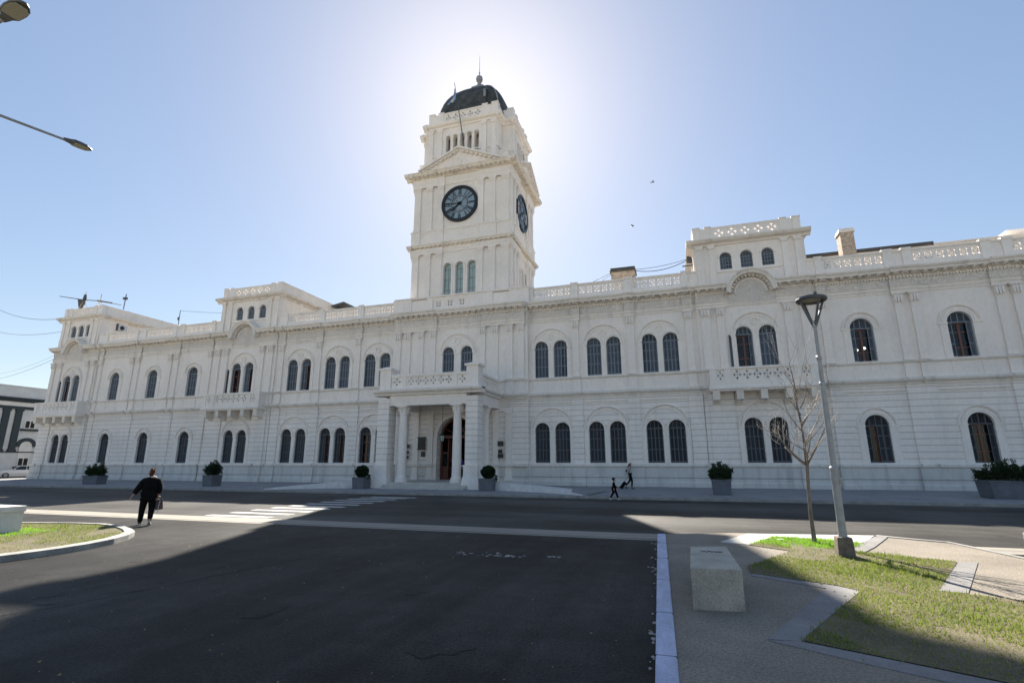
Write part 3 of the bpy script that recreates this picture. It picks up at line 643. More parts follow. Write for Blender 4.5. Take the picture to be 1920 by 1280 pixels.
for s in (-1, 1):
    for (a, b, o) in ((9.0, 9.8, 0), (13.0, 13.8, 0), (17.05, 17.95, 0.), (18.3, 19.85, .16), (23.35, 24.95, .16), (25.5, 26.2, 0), (29.6, 31.2, 0), (34.8, 36.3, 0), (40.1, 40.75, 0.), (41.0, 42.4, .16), (46.1, 47.6, .16)):
        pil_dn(s*(a+b)/2, (b-a)/2, o)
islands(pl, 'plinth_pedestal', M['plinth'], B); islands(pd, 'balustrade_pedestal', M['stucco'], B)
# ---- panels below upper windows ------------------------------------------------
tr = MB()
for (s, nm, i, x, hw) in allw:
    o = .16 if nm in 'ac' else 0
    for dx in (-1, 1): tr.box(FA, x+dx*(hw+.1)-.05, x+dx*(hw+.1)+.05, 6.76, 7.66, o, o+.035)
    tr.box(FA, x-hw-.06, x+hw+.06, ZG0-.08, ZG0-.002, o-.3, o+.1); tr.box(FA, x-hw-.06, x+hw+.06, ZU0-.07, ZU0-.002, o-.3, o+.16)
def arch_trim(uc, hw, o, zs, zt):
    sp = zt-hw
    tr.arcprof(FA, uc, sp, [(o, hw+.0), (o+.07, hw+.0), (o+.07, hw+.10), (o+.1, hw+.11), (o+.1, hw+.16), (o, hw+.17)], n=16)
def hood(uc, r, sp, o, big=1.):
    tr.arcprof(FA, uc, sp, [(o, r-.30), (o+.04, r-.29), (o+.05, r-.17), (o, r-.165)], n=24)
    tr.arcprof(FA, uc, sp, [(o, r-.10), (o+.07, r-.09), (o+.12, r-.02), (o+.12, r+.02), (o, r+.03)], n=24)
for s in (-1, 1):
    for c, hs, o in ((AC, .68, .16), (CC, .735, .16), (PAIRS[0], .75, 0), (PAIRS[1], .735, 0), (PAIRS[2], .735, 0)):
        for zs, zt, rr in ((ZG0, ZG1, 1.6), (ZU0, ZU1, 1.5)):
            sp = zt-HWP; hood(s*c, rr, sp, o)
            for d in (-hs, hs): arch_trim(s*c+d, HWP, o, zs, zt)
            # jamb strips and imposts
            for a, b in ((-rr-.02, -rr+.28), (rr-.28, rr+.02)): tr.box(FA, s*c+a, s*c+b, zs-.05, sp-.09, o, o+.045)
            for a, b in ((-rr-.08, -hs-HWP+.0), (-hs+HWP, hs-HWP), (hs+HWP, rr+.08)): tr.box(FA, s*c+a, s*c+b, sp-.1, sp+.0, o, o+.085)
            tr.box(FA, s*c-hs+HWP+.04, s*c+hs-HWP-.04, zs-.02, sp-.1, o, o+.05)
            if zs > 5: tr.ring(FA, s*c, sp+.86, .2, .27, o, o+.07, 0, 360, 20); tr.disc(FA, s*c, sp+.86, .12, o, o+.05, 12)
    for x in SING:
        for zs, zt in ((ZG0, ZG1), (ZU0, ZU1)):
            sp = zt-HWS; arch_trim(s*x, HWS, 0, zs, zt); hood(s*x, 1.06, sp, 0)
            for k in (-1, 1): tr.box(FA, s*x+k*.84-.2, s*x+k*.84+.2, zs-.05, sp-.09, 0, .05); tr.box(FA, s*x+k*.89-.26, s*x+k*.89+.26, sp-.1, sp, 0, .1)
sp = ZU1-.5; hood(0, 1.55, sp, .44)
for d in (-.79, .79): arch_trim(d, .5, .44, ZU0, ZU1)
for a, b in ((-1.62, -1.29), (-.29, .29), (1.29, 1.62)): tr.box(FA, a, b, sp-.1, sp, .44, .525)
tr.ring(FA, 0, sp+.9, .2, .27, .44, .51, 0, 360, 20)
islands(tr, 'window_surround', M['stucco'], B)
lg.build('string_course', M['ledge'], B)
# ---- entablature and main cornice ------------------------------------------------
CORN = [(0, 13.20), (.10, 13.20), (.10, 13.26), (.17, 13.30), (.17, 13.385), (.56, 13.39), (.58, 13.50), (.68, 13.60), (.70, 13.66), (.70, 13.71), (0, 13.78)]
en, co, fr_ = MB(), MB(), MB()
def entab(a, b, o, dz=0., full=True):
    en.prof(FA, [(o, 12.13+dz), (o+.04, 12.13+dz), (o+.04, 12.3+dz), (o+.08, 12.33+dz), (o+.08, 12.50+dz), (o+.13, 12.56+dz), (o, 12.6+dz)], a, b)
    fr_.box(FA, a, b, 12.58+dz, 13.06+dz, o, o+.045)
    n = max(1, int((b-a)/.17)); d = (b-a)/n
    for i in range(n): co.box(FA, a+i*d+.02, a+(i+1)*d-.03, 13.06+dz, 13.17+dz, o+.04, o+.12)
    co.box(FA, a, b, 13.17+dz, 13.21+dz, o, o+.13)
    co.prof(FA, [(o+p, z+dz) for p, z in CORN], a, b)
    n = max(1, round((b-a)/.5)); d = (b-a)/n
    for i in range(n): co.prof(FA, [(o+.1, 13.24+dz), (o+.3, 13.25+dz), (o+.5, 13.32+dz), (o+.54, 13.388+dz), (o+.1, 13.388+dz)], a+(i+.5)*d-.09, a+(i+.5)*d+.09)
for a, b, o in spans():
    c = (a+b)/2
    if abs(abs(c)-21.6) < .3 or abs(abs(c)-44.3) < .4:
        cc = math.copysign(CC if abs(c) < 30 else AC, c)
        # the cornice rises in an arch over the pair of windows
        entab(a, cc-1.5, o); entab(cc+1.5, b, o)
        en.prof(FA, [(o, 12.13), (o+.04, 12.13), (o+.08, 12.3), (o+.1, 12.36), (o, 12.4)], cc-1.5, cc+1.5)
        fr_.prism(FA, [(cc-1.5, 12.42), (cc+1.5, 12.42)]+[(cc+1.48*math.cos(R(t)), 13.0+1.25*math.sin(R(t))) for t in range(0, 181, 12)], o, o+.03)
        zc = 13.0
        co.arcprof(FA, cc, zc, [(o, .92), (o+.1, .94), (o+.13, 1.05), (o, 1.07)], n=20)
        co.arcprof(FA, cc, zc, [(o, 1.2), (o+.17, 1.22), (o+.17, 1.28), (o+.56, 1.30), (o+.6, 1.42), (o+.7, 1.52), (o+.7, 1.58), (o-.3, 1.62)], n=24)
        for k in range(15):
            t = 8+k*11.7; ca, sa = math.cos(R(t)), math.sin(R(t)); pts = []
            for du, dr in ((-.05, 1.12), (.05, 1.12), (.05, 1.29), (-.05, 1.29)): pts.append((cc+dr*ca-du*sa, zc+dr*sa+du*ca))
            co.prism(FA, pts, o+.05, o+.28)
    else: entab(a, b, o)
for s in (-1, 1):
    for a, b, o in ((9.05, 9.75, 0), (13.05, 13.8, 0), (17.08, 17.78, 0), (29.65, 31.15, 0), (34.82, 36.3, 0), (25.5, 26.1, 0), (40.15, 40.7, 0)):
        p, q = sorted((s*a, s*b)); entab(p, q, o+.12, .003)
entab(-5.6, -1.8, .56, .003); entab(1.8, 5.6, .56, .003)
en.build('architrave', M['mould'], B); islands(fr_, 'frieze', M['relief'], B); co.build('cornice', M['ledge'], B)
# ---- roof balustrade ----------------------------------------------------------
def balustrade(a, b, o, n, pat=STAR, z0=13.74, z1=15.05, name='roof_balustrade', F=FA, mt=None, frac=.2):
    mb = MB(); h = z1-z0; zb, zt = z0+h*.30, z1-h*.13
    mb.box(F, a, b, z0, zb, o-.30, o); 
    if n: pierced(mb, F, a, b, zb, zt-.0, o-.15, o-.04, pat, n, gap=2)
    else: mb.box(F, a, b, zb, zt, o-.25, o-.05)
    mb.prof(F, [(o-.33, zt), (o-.0, zt), (o+.05, zt+.06), (o+.05, z1-.03), (o-.1, z1), (o-.33, z1)], a, b)
    return mb.build(name, mt or M['stucco'], B)
def post(u, w_, o, z0=13.74, z1=15.12, F=FA, mt=None, name='balustrade_post', d=.42):
    mb = MB(); mb.box(F, u-w_, u+w_, z0, z1-.14, o-d, o+.07); mb.box(F, u-w_-.05, u+w_+.05, z1-.14, z1, o-d-.03, o+.12); return mb.build(name, mt or M['stucco'], B)
for s in (-1, 1):
    def bal(a, b, o, n): 
        p, q = sorted((s*a, s*b)); balustrade(p, q, o, n)
    for a, b, n in ((5.9, 9.15, 6), (9.65, 13.17, 6), (13.67, 17.2, 6), (26.1, 29.7, 6), (31.1, 34.9, 6), (36.2, 40.2, 6)): bal(a, b, 0, n)
    for u, w_ in ((5.9, .25), (9.4, .25), (13.42, .25), (17.4, .2), (25.9, .2), (29.85, .24), (30.9, .24), (35.02, .24), (36.1, .24), (40.4, .2)): post(s*u, w_, 0.)
    for a, b, n in ((17.6, 18.2, 0), (25.2, 25.7, 0), (30.09, 30.66, 0), (35.26, 35.86, 0), (40.6, 41.6, 0)): bal(a, b, 0, n)
# centre: solid blocks with small pierced panels below the tower windows
mb = MB()
for a, b in ((-5.9, -4.3), (-2.9, -2.35), (.88, 2.9), (4.3, 5.9)): mb.bx(a, b, -.42, .9, 13.74, 14.95)
mb.bx(-4.3, -2.9, -.32, .9, 13.74, 14.9); mb.bx(2.9, 4.3, -.32, .9, 13.74, 14.9)
for a in (-2.35, -1.3, -.25): pierced(mb, FA, a+.1, a+.85, 14.1, 14.72, .1, .3, SQ, 1); mb.box(FA, a+.85, a+1.15, 13.74, 14.95, .05, .34)
mb.box(FA, -2.35, 1.1, 13.74, 14.1, .05, .32); mb.box(FA, -2.35, 1.1, 14.72, 14.95, .05, .36); mb.bx(-2.35, 1.1, .3, .9, 13.74, 14.2)
mb.box(FA, -2.35, -2.25, 13.74, 14.95, .05, .34)
mb.prof(FA, [(-.9, 14.95), (.42, 14.95), (.5, 15.03), (.5, 15.1), (-.9, 15.14)], -5.9, 5.9)
mb.build('tower_base_parapet', M['stucco'], B)
# ---- attics over the pavilions, running back as wings ---------------------------
def attic(a, b, wc, sp_, s):
    p, q = sorted((s*a, s*b)); c = s*wc; o = .0
    mb = MB(); ops = [(c+k*sp_, .39, 14.92, 16.2) for k in (-1, 0, 1)]
    wall(mb, FA, p, q, 13.7, 17.0, ops, o); 
    for u in (p, q): mb.add([FA.P(u, 13.7, o), FA.P(u, 17.0, o), FA.P(u, 17.0, -22), FA.P(u, 13.7, -22)], [(0, 1, 2, 3)])
    mb.add([FA.P(p, 13.7, -22), FA.P(q, 13.7, -22), FA.P(q, 17.0, -22), FA.P(p, 17.0, -22)], [(0, 1, 2, 3)])
    mb.add([FA.P(p, 17.3, o), FA.P(q, 17.3, o), FA.P(q, 17.3, -22), FA.P(p, 17.3, -22)], [(0, 1, 2, 3)])
    mb.build('attic_wall', M['stucco'], B, recalc=False)
    mb = MB()
    for k in (-1, 0, 1): mb.arcprof(FA, c+k*sp_, 16.2-.39, [(o, .39), (o+.06, .39), (o+.08, .5), (o, .52)], n=14)
    mb.box(FA, c-sp_*1.5-.1, c+sp_*1.5+.1, 14.72, 14.9, o, o+.1)
    for u in (p+.35, p+1.15, q-1.15, q-.35): mb.box(FA, u-.21, u+.21, 13.9, 14.72, o, o+.16); mb.box(FA, u-.19, u+.19, 14.72, 16.5, o, o+.12); mb.prism(FA, [(u-.19, 16.5), (u+.19, 16.5), (u+.28, 16.76), (u-.28, 16.76)], o, o+.2)
    for xx, nx in ((p, -1), (q, 1)):
        Fs = Fr((xx, 0, 0), (0, 1, 0), (nx, 0, 0))
        for v in (.35, 2.6, 7.5, 12.5, 17.5): mb.box(Fs, v-.21, v+.21, 13.8, 16.76, 0, .1)
    islands(mb, 'attic_pilaster', M['stucco'], B)
    for k in (-1, 0, 1): put_window(c+k*sp_, 14.92, (.39, 1.28, 'up', 'cc'), o)
    mb = MB(); PR = [(0, 16.74), (.1, 16.76), (.14, 16.9), (.4, 16.98), (.5, 17.12), (.5, 17.2), (0, 17.3)]
    mb.prof(FA, [(o+x, z) for x, z in PR], p-.5, q+.5)
    for xx, nx in ((p, -1), (q, 1)): mb.prof(Fr((xx, 0, 0), (0, 1, 0), (nx, 0, 0)), [(x, z+.003) for x, z in PR], 0, 22)
    mb.build('attic_cornice', M['mould'], B)
    pw = 1.25; z0, z1 = 17.28, 18.2
    mb = MB(); pierced(mb, FA, p+pw, q-pw, z0+.08, z1-.12, -.2, 0., QUAT, 5, gap=3); mb.box(FA, p+pw, q-pw, z1-.12, z1, -.26, .04); mb.box(FA, p+pw, q-pw, z0-.02, z0+.08, -.26, .02)
    for u0, u1 in ((p, p+.5), (p+.85, p+pw), (q-pw, q-.85), (q-.5, q)): mb.box(FA, u0, u1, z0, z1+.0, -.4, .05); mb.box(FA, u0-.03, u1+.03, z1, z1+.08, -.42, .09)
    for u0, u1 in ((p+.5, p+.85), (q-.85, q-.5)): mb.box(FA, u0, u1, z0, z1-.02, -.35, .0)
    for xx, nx in ((p, -1), (q, 1)):
        Fs = Fr((xx, 0, 0), (0, 1, 0), (nx, 0, 0)); mb.box(Fs, .42, 22, z0, z1, -.25, 0.); mb.box(Fs, .43, 22, z1, z1+.06, -.28, .04); mb.box(Fs, 2.4, 2.9, z0, z1+.09, -.3, .05)
    mb.build('attic_parapet', M['stucco'], B)
for s in (-1, 1): attic(18.2, 25.2, CC, 1.35, s); attic(41.85, 47.7, 44.6, 1.15, s)
# rear range seen above the parapet at right
mb = MB(); mb.bx(25.3, 41.7, 8, 20, 13.7, 18.0); mb.build('rear_range_wall', M['stucco'], B)
mb = MB(); mb.bx(25.35, 36.0, 7.9, 20, 18.0, 18.28); mb.build('rear_range_roof', M['roof'], B)
mb = MB(); mb.bx(36.0, 41.7, 7.9, 20, 18.0, 18.12); mb.build('rear_range_coping', M['mould'], B)
mb = MB(); mb.bx(41.9, 47.5, 9.8, 20, 17.2, 18.6); mb.prof(FA, [(-9.9, 18.5), (-9.3, 18.75), (-9.2, 18.9), (-9.2, 19.0), (-9.9, 19.0)], 41.3, 47.6); mb.bx(41.3, 47.6, 9.9, 20, 18.75, 19.0); mb.build('rear_penthouse', M['stucco'], B)
# ---- balconies ---------------------------------------------------------------
def balcony(c):
    a, b, o, d = c-3.2, c+3.2, .16, 1.2
    mb = MB(); mb.box(FA, a, b, 6.24, 6.3, o, d-.02); mb.prof(FA, [(o, 6.3), (d, 6.3), (d+.08, 6.36), (d+.08, 6.48), (d, 6.56), (o, 6.56)], a-.05, b+.05)
    W_ = mb.build('balcony', M['stucco'], B)
    for k in range(5):
        mb = MB(); u = a+.35+k*(b-a-.7)/4; mb.prof(FA, [(o, 5.45), (o+.3, 5.5), (o+.45, 5.66), (d-.10, 5.68), (d-.06, 6.24), (o, 6.24)], u-.2, u+.2); mb.prism(FA, [(u-.3, 5.55), (u-.12, 5.4), (u+.12, 5.4), (u+.3, 5.55)], o, o+.12)
        mb.build('corbel', M['mould'], W_)
    mb = MB(); D = d; z0, z1 = 6.56, 7.78
    mb.box(FA, a, b, z0, z0+.32, D-.25, D-.05); mb.box(FA, a-.03, b+.03, z1-.14, z1, D-.28, D+.02)
    for u in (a+.22, a+1.15, b-1.15, b-.22): mb.box(FA, u-.2, u+.2, z0, z1-.14, D-.27, D-.01)
    for u0, u1, n in ((a+.42, a+.95, 1), (a+1.35, b-1.35, 6), (b-.95, b-.42, 1)): pierced(mb, FA, u0, u1, z0+.32, z1-.14, D-.22, D-.08, QUAT, n)
    for u, nx in ((a, -1), (b, 1)):
        Fs = Fr((u, 0, 0), (0, -1, 0), (nx, 0, 0)); mb.box(Fs, o, D-.27, z0, z1-.14, -.2, -.03); mb.box(Fs, o, D-.28, z1-.14, z1, -.25, .02)
    mb.build('balcony_parapet', M['stucco'], W_)
for s in (-1, 1): balcony(s*CC); balcony(s*AC)
# ---- entrance portico -----------------------------------------------------------
PF = 5.2
mb = MB(); mb.bx(-3.1, 3.1, -PF-.0, -.4, -.05, .45); mb.bx(-3.05, 3.05, -PF-.33, -PF-.0, -.05, .30); mb.bx(-3.0, 3.0, -PF-.66, -PF-.33, -.05, .15); mb.bx(-5.0, 5.0, -PF+.6, -.4, -.05, .20)
mb.build('entrance_steps', M['pad'], B)
po = MB(); cl = MB()
for s in (-1, 1):
    x0, x1 = (-3.87, -3.0) if s < 0 else (2.8, 3.66); xm = (x0+x1)/2
    m1 = MB(); m1.bx(x0, x1, -PF, -PF+1.0, .5, 6.1); m1.bx(x0-.07, x1+.07, -PF-.07, -PF+1.07, .9, 1.5, 1); m1.frust(xm, -PF+.5, -.1, .42, .62, .68, .60, .66, 1); m1.frust(xm, -PF+.5, .42, .9, .60, .66, .51, .57, 1); m1.bx(x0-.1, x1+.1, -PF-.1, -PF+1.1, 1.5, 1.58, 1)
    m1.build('portico_pillar', [M['rust'], M['stucco']], B)
    for (cx, cy) in ((s*2.05, -PF+.42), (xm, -2.7)):
        r = .295; m2 = MB(); prof = [(r*1.42, .45), (r*1.42, .62), (r*1.3, .64), (r*1.35, .72), (r*1.15, .78), (r*1.08, .86), (r*1.04, 1.2), (r*1.03, 2.8), (r*.9, 4.95), (r*.98, 5.0), (r*.9, 5.05), (r*1.05, 5.3), (r*1.35, 5.5)]
        m2.lathe(cx, cy, prof, 20)
        for k in range(8):
            a = k*math.pi/4; m2.tube([(cx+r*.95*math.cos(a), cy+r*.95*math.sin(a), 5.08), (cx+r*1.15*math.cos(a), cy+r*1.15*math.sin(a), 5.35), (cx+r*1.5*math.cos(a), cy+r*1.5*math.sin(a), 5.42)], [.06, .055, .03], 5)
        m2.bx(cx-r*1.45, cx+r*1.45, cy-r*1.45, cy+r*1.45, 5.5, 5.6); m2.build('portico_column', M['stucco'], B, smooth=False)
    for xx in (2.05, 3.3, 4.3): 
        m3 = MB(); m3.box(FA, s*xx-.22, s*xx+.22, .6, 5.25, .44, .62); m3.box(FA, s*xx-.28, s*xx+.28, .44, .75, .44, .68); m3.prism(FA, [(s*xx-.22, 5.25), (s*xx+.22, 5.25), (s*xx+.33, 5.58), (s*xx-.33, 5.58)], .44, .72); m3.build('portico_wall_pilaster', M['stucco'], B)
    # side beams
    y0, y1 = -PF+1.0, -.44; po.bx(x0+.08, x1-.08, y0, y1, 5.6, 6.32)
po.bx(-3.0, 2.8, -PF+.08, -PF+.85, 5.6, 6.32); po.bx(-3.15, 3.15, -PF+.85, -.44, 6.05, 6.3)
po.build('portico_beams', M['stucco'], B)
mb = MB(); PR = [(0, 6.3), (.08, 6.32), (.1, 6.42), (.22, 6.5), (.3, 6.58), (.3, 6.68), (.05, 6.76), (-.6, 6.76), (-.6, 6.3)]
mb.prof(Fr((0, -PF, 0), (1, 0, 0), (0, -1, 0)), PR, -4.17, 3.96)
for s in (-1, 1): mb.prof(Fr((3.66 if s > 0 else -3.87, 0, 0), (0, -1, 0), (s, 0, 0)), [(x, z+.003) for x, z in PR], .44, PF)
mb.bx(-3.5, 3.5, -PF+.5, -.44, 6.5, 6.73); mb.build('portico_cornice', M['ledge'], B)
for s in (-1, 1):
    mb = MB(); c = -3.435 if s < 0 else 3.23; mb.bx(c-.43, c+.43, -PF, -PF+1, 6.74, 8.15); mb.bx(c-.53, c+.53, -PF-.1, -PF+1.1, 8.15, 8.3); mb.frust(c, -PF+.5, 8.3, 8.45, .5, .5, .15, .15); mb.build('portico_corner_post', M['stucco'], B)
PFr = Fr((0, -PF, 0), (1, 0, 0), (0, -1, 0)); mb = MB()
mb.box(PFr, -3, 2.8, 6.74, 6.95, -.35, -.1); mb.box(PFr, -3, 2.8, 7.62, 7.78, -.4, -.05)
for u in (-1.95, 1.95): mb.box(PFr, u-.16, u+.16, 6.95, 7.62, -.35, -.08)
for u0, u1, n in ((-3, -2.11, 1), (-1.79, 1.79, 6), (2.11, 2.8, 1)): pierced(mb, PFr, u0, u1, 6.95, 7.62, -.3, -.14, QUAT, n)
for s in (-1, 1):
    Fs = Fr((3.66 if s > 0 else -3.87, 0, 0), (0, -1, 0), (s, 0, 0)); mb.box(Fs, .44, PF-1, 6.74, 6.95, -.4, -.12); mb.box(Fs, .44, PF-1, 7.62, 7.78, -.42, -.08); pierced(mb, Fs, .44, PF-1, 6.95, 7.62, -.34, -.18, QUAT, 5)
mb.build('portico_balustrade', M['stucco'], B)
# door
mb = MB(); r0 = 1.5; z0 = .45; sp = 3.65; Y = .30
DF = Fr((0, Y, 0), (1, 0, 0), (0, -1, 0))
mb.ring(DF, 0, sp, r0-.16, r0+.02, 0, .16); mb.box(DF, -r0, -r0+.16, z0, sp, 0, .16); mb.box(DF, r0-.16, r0, z0, sp, 0, .16); mb.box(DF, -r0, r0, sp-.1, sp+.12, 0, .2)
mb.box(DF, -.9, -.82, z0, sp-.1, 0, .12); mb.box(DF, .82, .9, z0, sp-.1, 0, .12)
for k in (-1, 1): mb.box(DF, min(k*.9, k*1.34), max(k*.9, k*1.34), z0, z0+1.0, .02, .08); mb.box(DF, min(k*.9, k*1.34), max(k*.9, k*1.34), 2.4, 2.5, .02, .08)
for k in range(1, 6): a = R(30*k); mb.tube([DF.P(.5*math.cos(a), sp+.5*math.sin(a), .08), DF.P(1.4*math.cos(a), sp+1.4*math.sin(a), .08)], .035, 6)
mb.ring(DF, 0, sp+.1, .45, .52, .03, .12)
D_ = mb.build('door', M['wood'], B)
for k in (-1, 1):
    mb = MB(); mb.bx(-.04, .04, 0, .78, 0, 3.0); mb.bx(-.06, .06, .1, .68, .2, 1.2); mb.bx(-.06, .06, .1, .68, 1.4, 2.8); mb.build('door_leaf', M['wood'], D_, (k*.86, Y+.05, z0), rot=R(k*8))
mb = MB(); mb.box(DF, -1.34, -.9, z0+1, 2.4, .04, .05); mb.box(DF, .9, 1.34, z0+1, 2.4, .04, .05); mb.build('pane', M['glass'], D_)
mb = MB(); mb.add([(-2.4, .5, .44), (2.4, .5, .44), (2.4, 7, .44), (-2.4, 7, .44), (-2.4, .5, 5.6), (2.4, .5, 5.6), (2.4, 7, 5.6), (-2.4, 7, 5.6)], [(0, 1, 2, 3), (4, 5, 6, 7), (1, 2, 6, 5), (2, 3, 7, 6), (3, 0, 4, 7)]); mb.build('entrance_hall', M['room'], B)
mb = MB(); mb.arcprof(FA, 0, sp, [(.44, 1.5), (.52, 1.5), (.56, 1.75), (.44, 1.8)], n=24); mb.box(FA, -1.8, -1.5, .45, sp, .44, .575); mb.box(FA, 1.5, 1.8, .45, sp, .44, .575); mb.build('door_surround', M['stucco'], B)
# ---- chimneys -------------------------------------------------------------------
def chimney(x0, x1, y0, y1, z0, z1, nm, pots=0):
    mb = MB(); mb.bx(x0, x1, y0, y1, z0, z1-.35, 0); mb.bx(x0-.08, x1+.08, y0-.08, y1+.08, z1-.35, z1-.2, 1); mb.bx(x0-.03, x1+.03, y0-.03, y1+.03, z1-.2, z1, 1)
    c = mb.build(nm, [M['brick'], M['bronze'] if pots else M['mould']], B, bev=.015)
    if pots: m2 = MB(); m2.bx((x0+x1)/2-.05, (x0+x1)/2+.42, y0-.05, y0+.05, z0+(z1-z0)*.62-.2, z0+(z1-z0)*.62+.18); m2.build('vent_opening', M['dark'], c)
chimney(11.9, 13.8, 3, 4.4, 13.7, 17.1, 'chimney', 1); chimney(29.3, 30.22, 6, 7, 13.7, 19.4, 'chimney')
# ---- clock tower ------------------------------------------------------------------
TX0, TX1, TY0, TY1 = -5.13, 3.87, 1.0, 8.2
TC, TCY = (TX0+TX1)/2, (TY0+TY1)/2
faces = [(Fr((0, TY0, 0), (1, 0, 0), (0, -1, 0)), TX0, TX1), (Fr((TX1, 0, 0), (0, 1, 0), (1, 0, 0)), TY0, TY1), (Fr((TX0, 0, 0), (0, 1, 0), (-1, 0, 0)), TY0, TY1), (Fr((0, TY1, 0), (1, 0, 0), (0, 1, 0)), TX0, TX1)]
tw = MB()
for F, a, b in faces:
    c = (a+b)/2; wall(tw, F, a, b, 13.7, 20.0, [(c+k*1.13, .37, 15.3, 18.5) for k in (-1, 0, 1)], 0, .4); wall(tw, F, a, b, 20.0, 27.2, [], 0)
tw.add([(TX0, TY0, 27.3), (TX1, TY0, 27.3), (TX1, TY1, 27.3), (TX0, TY1, 27.3)], [(0, 1, 2, 3)])
T = tw.build('tower', M['tower'], B, recalc=False)
ent, tc_, wn, pz_ = MB(), MB(), MB(), MB()
for fi, (F, a, b) in enumerate(faces):
    F = Fr(F.o+Vector((0, 0, .0035*fi)), F.u, F.n); c = (a+b)/2; k_ = (b-a)/9.0
    offs = [.32, 1.5, 2.6] if fi in (0, 3) else [.32, 1.25, 2.15]
    for lvl, (z0, z1) in enumerate(((15.1, 19.5), (21.75, 26.0))):
        for d in offs:
            for u in (a+d, b-d):
                hw = .25 if d > .5 else .27; mb = MB(); mb.box(F, u-hw-.05, u+hw+.05, z0, z0+.25, 0, .2); mb.box(F, u-hw, u+hw, z0+.25, z1-.5, 0, .14)
                for k in range(3): mb.prism(F, [(u-hw, z1-.5+.13*k), (u+hw, z1-.5+.13*k), (u+hw+.05+.02*k, z1-.38+.13*k), (u-hw-.05-.02*k, z1-.38+.13*k)], 0, .18+.03*k)
                mb.box(F, u-hw-.1, u+hw+.1, z1-.12, z1, 0, .27); mb.build('pilaster', M['tower'], T)
        # entablature under each cornice, broken forward over the pilaster groups
        zt = (19.5, 26.0)[lvl]; hh = (.5, .85)[lvl]
        for (p, q, o) in ((a-.0, b+.0, .06), (a-.196+.002*fi, a+offs[2]+.35, .2), (b-offs[2]-.35, b+.196-.002*fi, .2)):
            ent.prof(F, [(0, zt), (o, zt), (o+.03, zt+hh*.4), (o+.06, zt+hh*.45), (o+.06, zt+hh*.95), (0, zt+hh*.95)], p, q)
    # pedestal zone
    tc_.prof(F, [(0, 13.8), (.2, 13.8), (.2, 14.9), (.28, 15.0), (.28, 15.08), (0, 15.12)], a-.19+.002*fi, b+.19-.002*fi)
    pz_.prof(F, [(0, 20.35), (.10, 20.35), (.10, 21.5), (.2, 21.62), (.2, 21.7), (0, 21.76)], a-.09, b+.09)
    for (p, q) in ((a-.19+.002*fi, a+offs[0]+.35), (a+offs[1]-.35, a+offs[2]+.35), (b-offs[2]-.35, b-offs[1]+.35), (b-offs[0]-.35, b+.19-.002*fi)): pz_.prof(F, [(0, 20.35), (.2, 20.35), (.2, 21.5), (.29, 21.62), (.29, 21.7), (0, 21.763)], p, q)
    # cornices
    for (z, o, h) in ((19.98, .5, .36), (26.84, .86, .44)):
        PR = [(0, z-.02), (o*.3, z), (o*.35, z+h*.3), (o*.82, z+h*.38), (o*.86, z+h*.6), (o, z+h*.82), (o, z+h*.95), (0, z+h)]
        tc_.prof(F, PR, a-o+.006-.002*fi, b+o-.006+.002*fi)
        n = int((b-a)/.42)
        for i in range(n+1): u = a+i*(b-a)/n; tc_.prof(F, [(.1, z+h*.02), (o*.75, z+h*.2), (o*.8, z+h*.375), (.1, z+h*.375)], u-.08, u+.08)
    # pediment
    hwid = 3.6 if fi in (0, 3) else 2.9; zb, za = 27.3, 28.95
    wn.prism(F, [(c-hwid, zb), (c+hwid, zb), (c, za-.15)], 0, .55)
    for sgn in (-1, 1):
        L_ = math.hypot(hwid, za-zb); dx, dz = -sgn*hwid/L_, (za-zb)/L_; nx, nz = -dz*(-sgn) if False else sgn*dz, abs(dx)
        p0 = (c+sgn*(hwid+.25), zb-.05); 
        for (t0, t1, o) in ((0, .16, .95), (-.1, .02, .75), (-.2, -.08, .62)):
            q0 = (p0[0]+nx*t0, p0[1]+nz*t0); q1 = (c, za+.05+t0*1.05); q2 = (c, za+.05+t1*1.05); q3 = (p0[0]+nx*t1, p0[1]+nz*t1)
            wn.prism(F, [q0, q1, q2, q3], -.9, o)
        n = int(L_/.4)
        for i in range(1, n): 
            t = i/n; u = p0[0]+(c-p0[0])*t; z = p0[1]+(za-zb+.05)*t-.1; wn.prism(F, [(u-.08, z-.12), (u+.08, z-.12), (u+.08, z+.04), (u-.08, z+.04)], .5, .85)
    wn.ring(F, c, 27.85, .18, .26, .5, .6, 0, 360, 16)
    # window trim
    for k in (-1, 0, 1):
        u = c+k*1.13; wn.arcprof(F, u, 18.13, [(0, .37), (.07, .37), (.1, .47), (0, .5)], n=14)
        for s in (-1, 1): wn.box(F, u+s*.47-.08, u+s*.47+.08, 15.3, 18.05, 0, .09); wn.box(F, u+s*.47-.11, u+s*.47+.11, 18.05, 18.14, 0, .13)
        mb = MB(); mb.box(F, u-.37, u+.37, 15.32, 18.13, -.3, -.28); mb.ring(F, u, 18.13, .0, .37, -.3, -.28); mb.box(F, u-.37, u-.31, 15.3, 18.13, -.29, -.22, 1); mb.box(F, u+.31, u+.37, 15.3, 18.13, -.29, -.22, 1); mb.box(F, u-.02, u+.02, 15.3, 18.13, -.28, -.24, 1); mb.ring(F, u, 18.13, .31, .37, -.29, -.22, m=1)
        for z in (15.3, 16.05, 17.0, 17.9): mb.box(F, u-.31, u+.31, z, z+.05, -.28, -.235, 1)
        mb.build('window', [M['paleglass'], M['lead']], T)
    wn.box(F, c-1.8, c+1.8, 15.1, 15.28, 0, .16)
islands(ent, 'tower_frieze', M['tower'], T); islands(tc_, 'tower_cornice', M['towermould'], T); pz_.build('clock_stage_pedestal', M['tower'], T); islands(wn, 'tower_window_trim', M['tower'], T)
